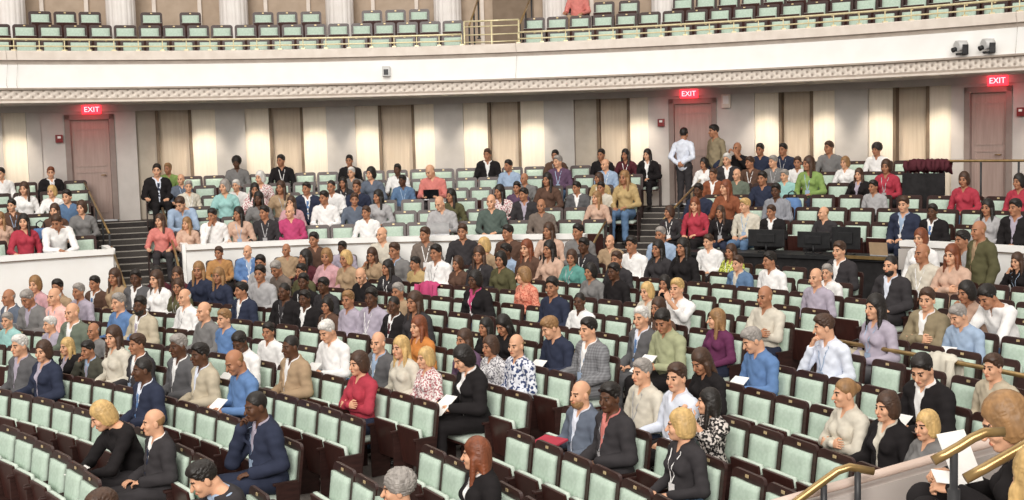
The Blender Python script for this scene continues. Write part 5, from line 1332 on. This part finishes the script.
# coats over the landing rail
for i, a in enumerate((40.3, 41.3, 42.0)):
    coat('hung_coat', tp(15.45, a, 3.40), -radians(a), clothmat('maroon'), 'dark red coat over the landing rail, %s from left' % ordw(i), .38, .5)
bm = bmesh.new(); a = 41.0; c = tp(15.30, a, 2.78); box(bm, c, (.82, .05, .80), Matrix.Rotation(-radians(a), 3, 'Z'), .01)
o = bm_obj('drape_panel', bm, BLACKC); tag(o, 'black drape panel under the dark red coats on the landing rail', 'drape')
# technical desk with screens, right of the centre stairway
d = empty('control_desk', tp(12.0, 36, .98)); tag(d, 'long black control desk carrying monitors in front of the tier', 'desk')
def desk_part(name, prof, m, a0, a1):
    o = revolve(name, prof, TX, TY, a0, a1, [m], step=1, kind=None); o.parent = d; o.matrix_parent_inverse = Matrix.Translation(-d.location); return o
desk_part('desk_top', [(11.85, 1.86), (11.85, 1.92), (12.55, 1.92), (12.55, 1.86)], BLACK, 24.4, 45.4)
desk_part('front_panel', [(11.92, .98), (11.92, 1.86), (11.98, 1.86), (11.98, .98)], BLACKC, 24.4, 45.4)
desk_part('brass_edge', [(11.80, 1.90), (11.80, 1.95), (11.86, 1.95), (11.86, 1.90)], BRASS, 41.4, 45.4)
desk_part('cable_shelf', [(11.80, 1.42), (11.80, 1.46), (11.95, 1.46), (11.95, 1.42)], BLACK, 24.6, 41)
for i, (a, w, h, lab) in enumerate(((MON[0], .68, .30, 'wide black monitor at the left of the control desk'), (MON[1], .60, .28, 'black monitor in the middle of the control desk'), (MON[2], .52, .38, 'tall black monitor at the right of the control desk'))):
    r = empty('monitor', tp(12.15, a, 1.92), -radians(a)); tag(r, lab, 'monitor', 'monitors on the control desk')
    bm = bmesh.new(); box(bm, (0, 0, .10+h/2), (w, .035, h), None, .01); box(bm, (0, -.03, .10+h/2), (w*.5, .04, h*.5), None, .012); bm_obj('screen_housing', bm, BLACK, r)
    bm = bmesh.new(); box(bm, (0, .019, .10+h/2), (w-.03, .004, h-.03)); bm_obj('screen', bm, SCREEN, r)
    bm = bmesh.new(); tube(bm, [(0, -.02, .01), (0, -.02, .14)], .02); bm_obj('monitor_stand', bm, BLACK, r)
    bm = bmesh.new(); box(bm, (0, 0, .01), (.26, .18, .02), None, .006); bm_obj('monitor_base', bm, BLACK, r)
laptop('laptop', tp(12.42, MON[3], 1.92), -radians(MON[3]), 'open silver laptop at the right end of the control desk', clothmat('tan'), 10)
bm = bmesh.new(); a = 46.6; box(bm, tp(12.1, a, 1.9), (.40, .04, .34), Matrix.Rotation(-radians(a), 3, 'Z'), .006); o = bm_obj('notice_board', bm, PANEL_W); tag(o, 'blank pale board at the right end of the control desk', 'board')
# exit signs, alarms, wall box
RED = emit('exit_red', '#ff2b38', 3.0); SIGNW = emit('exit_letters', '#ff9a9e', 3.2)
for i, a in enumerate(SIGNS):
    r = empty('exit_sign', tp(17.5, a, 4.90), -radians(a)); tag(r, 'red lit EXIT sign above the %s door' % ('left', 'centre', 'right')[i], 'exit sign', 'exit signs')
    bm = bmesh.new(); box(bm, (0, 0, 0), (.40, .05, .19), None, .008); bm_obj('sign_box', bm, RED, r)
    cu = bpy.data.curves.new('sign_lettering', 'FONT'); cu.body = 'EXIT'; cu.size = .16; cu.align_x = 'CENTER'; cu.align_y = 'CENTER'; cu.extrude = .004; cu.materials.append(SIGNW)
    tt = bpy.data.objects.new('tmp', cu); COL.objects.link(tt); bpy.context.view_layer.update(); lm = bpy.data.meshes.new_from_object(tt.evaluated_get(bpy.context.evaluated_depsgraph_get())); bpy.data.objects.remove(tt); t = bpy.data.objects.new('sign_lettering', lm); COL.objects.link(t); t.parent = r; t.location = (0, -.03, 0); t.rotation_euler = (pi/2, 0, 0)
    L = bpy.data.lights.new('exit_glow', 'AREA'); L.energy = 2.2; L.size = .5; L.color = (1, .12, .14); lo = bpy.data.objects.new('exit_glow', L); COL.objects.link(lo)
    lo.location = tp(17.2, a, 4.86); lo.rotation_euler = (radians(50), 0, -radians(a))
REDP = noisy('red_enamel', '#7a2a2a', '#8a3030', scale=10, rough=.4)
for i, a in enumerate(ALARM):
    r = empty('fire_alarm', tp(17.56, a, 4.28), -radians(a)); tag(r, 'small red fire alarm on the wall beside the %s door' % ('left', 'centre', 'right')[i], 'alarm', 'fire alarms')
    bm = bmesh.new(); box(bm, (0, 0, 0), (.15, .08, .17), None, .01); bm_obj('alarm_box', bm, REDP, r)
    bm = bmesh.new(); box(bm, (0, -.045, .03), (.07, .015, .05), None, .006); bm_obj('strobe_lens', bm, PLASTER, r)
r = empty('emergency_light', tp(17.56, 23.9, 4.72), -radians(23.9)); tag(r, 'pale emergency light box on the wall right of the centre door', 'emergency light')
bm = bmesh.new(); box(bm, (0, 0, 0), (.20, .09, .32), None, .02); bm_obj('lamp_housing', bm, PLASTER2, r)
bm = bmesh.new(); box(bm, (0, -.05, .02), (.13, .02, .18), None, .01); bm_obj('lamp_lens', bm, PLASTER, r)
# cameras and a small speaker on the balcony face
GREYC = noisy('grey_casing', '#c9c8c6', '#d4d3d1', scale=8, rough=.5)
for i, a in enumerate(CAMS[:2]):
    r = empty('remote_camera', tp(15.90, a, 5.44), -radians(a)-.5); tag(r, 'white remote camera on the balcony face, %s of two' % ('left', 'right')[i], 'camera', 'balcony cameras')
    bm = bmesh.new(); box(bm, (0, .02, -.06), (.16, .16, .04), None, .01); box(bm, (.10, .02, .02), (.03, .12, .18), None, .008); bm_obj('mount_bracket', bm, POST, r)
    bm = bmesh.new(); tube(bm, [(0, .10, .10), (0, -.10, .08)], [.09, .095], 16); box(bm, (0, 0, .16), (.14, .18, .06), None, .015); bm_obj('camera_body', bm, GREYC, r)
    bm = bmesh.new(); tube(bm, [(-.02, -.10, .03), (-.03, -.17, .01)], .045, 14); bm_obj('camera_lens', bm, BLACK, r)
r = empty('wall_speaker', tp(15.92, CAMS[2], 5.56), -radians(CAMS[2])); tag(r, 'small grey speaker on the white balcony face above the pilasters', 'speaker')
bm = bmesh.new(); box(bm, (0, 0, 0), (.17, .14, .22), None, .012); bm_obj('speaker_housing', bm, GREYC, r)
bm = bmesh.new(); box(bm, (0, -.072, -.02), (.10, .012, .12), None, .004); bm_obj('speaker_grille', bm, POST, r)
for i, a in enumerate((-29.6, -28.9, 9.0, 46.4)):
    bm = bmesh.new(); tube(bm, [tp(15.90, a, 6.15), tp(15.92, a+.1, 5.8), tp(15.95, a-.05, 5.4), tp(15.9, a, 5.3)], .004, 6); o = bm_obj('cable', bm, GROOVE)
    tag(o, 'thin pale cable hanging on the balcony face, %s from left' % ordw(i), 'cable', 'cables on the balcony')
# raised box beside the camera: floor, sloping wall, rails
STONE = noisy('box_wall_paint', '#aaa09a', '#b5aba5', scale=3, rough=.7)
CAPM = noisy('box_wall_cap', '#c9b2a4', '#d6c1b4', scale=5, rough=.5)
bm = bmesh.new(); box(bm, (3.2, 5.87, .815), (4.6, 1.18, 1.63)); box(bm, (3.2, 4.64, .81), (4.6, 1.28, 1.54)); o = bm_obj('floor_box', bm, CARPET); o['kind'] = 'structure'
bm = bmesh.new(); P = [(.7, 0), (.7, 1.98), (1.31, 2.16), (2.15, 2.38), (2.7, 2.52), (5.5, 2.52), (5.5, 0)]
A = [bm.verts.new((x, 6.46, z)) for x, z in P]; B = [bm.verts.new((x, 6.58, z)) for x, z in P]; n = len(P)
bm.faces.new(A); bm.faces.new(B[::-1])
for i in range(n): bm.faces.new((A[i], A[(i+1) % n], B[(i+1) % n], B[i]))
o = bm_obj('wall_box', bm, STONE); o['kind'] = 'structure'
bm = bmesh.new(); tube(bm, [(.7, 6.52, 2.02), (1.31, 6.52, 2.20), (2.15, 6.52, 2.42), (2.7, 6.52, 2.56), (5.5, 6.52, 2.56)], .024, 10); o = bm_obj('trim_box_wall', bm, CAPM); o['kind'] = 'structure'
def box_rail(pts, post, lab):
    o = empty('box_handrail', pts[0]); inv = Vector(pts[0]); tag(o, lab, 'handrail', 'handrails of the raised box')
    bm = bmesh.new(); tube(bm, [Vector(v)-inv for v in pts], .021, 12); bm_obj('rail_bar', bm, BRASS, o)
    for px, zt, thick in post:
        v = Vector((px[0], px[1], zt))-inv
        bm = bmesh.new(); tube(bm, [v, v-Vector((0, 0, .16)), v-Vector((0, 0, .161)), v-Vector((0, 0, 1.12))], [.017, .017, .026, .026] if thick else .017, 12); bm_obj('rail_post', bm, POST, o)
box_rail([(1.30, 6.38, 2.17), (1.40, 6.38, 2.255), (1.495, 6.38, 2.325), (1.60, 6.38, 2.40), (1.66, 6.38, 2.418), (1.78, 6.38, 2.392)], [((1.70, 6.38), 2.40, 0), ((1.53, 6.38), 2.33, 0)], 'short curved brass handrail at the foot of the box wall')
box_rail([(1.70, 5.22, 2.745), (1.75, 5.22, 2.77), (1.81, 5.22, 2.803), (1.86, 5.22, 2.835), (1.91, 5.22, 2.857), (1.99, 5.22, 2.858)], [((1.785, 5.22), 2.785, 1)], 'curved brass handrail on a dark post at the top of the box wall')
box_rail([(1.719, 4.9, 2.755), (1.796, 4.9, 2.796), (1.945, 4.9, 2.878), (2.3, 4.9, 3.07)], [((2.3, 4.9), 3.05, 0)], 'brass handrail nearest the camera, crossing in front of the black top')
bm = bmesh.new(); box(bm, (1.93, 5.72, 2.535), (.13, .10, .003), Matrix.Rotation(.15, 3, 'Y') @ Matrix.Rotation(.35, 3, 'X')); o = bm_obj('name_badge', bm, PAPER); tag(o, 'white card on the lap of the person in the raised box', 'card')

# ------------------------------------------------------------------ light, camera
def area(name, loc, rot, size, energy, color=(1, .95, .88), sy=None):
    L = bpy.data.lights.new(name, 'AREA'); L.energy = energy; L.size = size; L.color = color
    if sy: L.shape = 'RECTANGLE'; L.size_y = sy
    o = bpy.data.objects.new(name, L); COL.objects.link(o); o.location = loc; o.rotation_euler = rot; return o
area('house_light_main', (-3, 15, 15), (0, 0, 0), 22, 1900, sy=20)
area('front_fill', (-4, -7, 10.5), (radians(70), 0, radians(-6)), 14, 2600, sy=6)  # unseen fill added in front to lift the fascia and white walls
L = bpy.data.lights.new('wall_fill_sun', 'SUN'); L.energy = 1.35; L.angle = radians(24); L.color = (1, .965, .92)  # no real fixture: sun added to whiten the far walls and fascia
o = bpy.data.objects.new('wall_fill_sun', L); COL.objects.link(o); o.location = (-3, -12, 9); o.rotation_euler = (radians(69), 0, radians(-4))
for a, b, t in WALL:
    if t not in 'bn': continue
    m = (a+b)/2
    L = bpy.data.lights.new('wall_washer', 'SPOT'); L.energy = 100 if t == 'b' else 50; L.spot_size = radians(64); L.spot_blend = 1; L.color = (1, .88, .72); L.shadow_soft_size = .10
    o = bpy.data.objects.new('wall_washer', L); COL.objects.link(o)
    o.location = tp(16.95, m, 4.88); tgt = Vector(tp(17.70, m, 3.45))
    o.rotation_euler = (tgt-Vector(o.location)).to_track_quat('-Z', 'Y').to_euler()
w = bpy.data.worlds.new('hall_ambient'); bpy.context.scene.world = w; w.use_nodes = True
w.node_tree.nodes['Background'].inputs[0].default_value = (1, .965, .92, 1); w.node_tree.nodes['Background'].inputs[1].default_value = .40
cam = bpy.data.cameras.new('camera'); co = bpy.data.objects.new('camera', cam); COL.objects.link(co)
cam.sensor_width = 36; cam.lens = 36*1300/1024; cam.clip_end = 200
rt, up, fw = [Vector(v) for v in CAM]
co.matrix_world = Matrix.Translation((0, 0, ZC)) @ Matrix((rt, up, -fw)).transposed().to_4x4()
bpy.context.scene.camera = co
bpy.context.scene.view_settings.view_transform = 'Standard'
bpy.context.scene.view_settings.exposure = 0
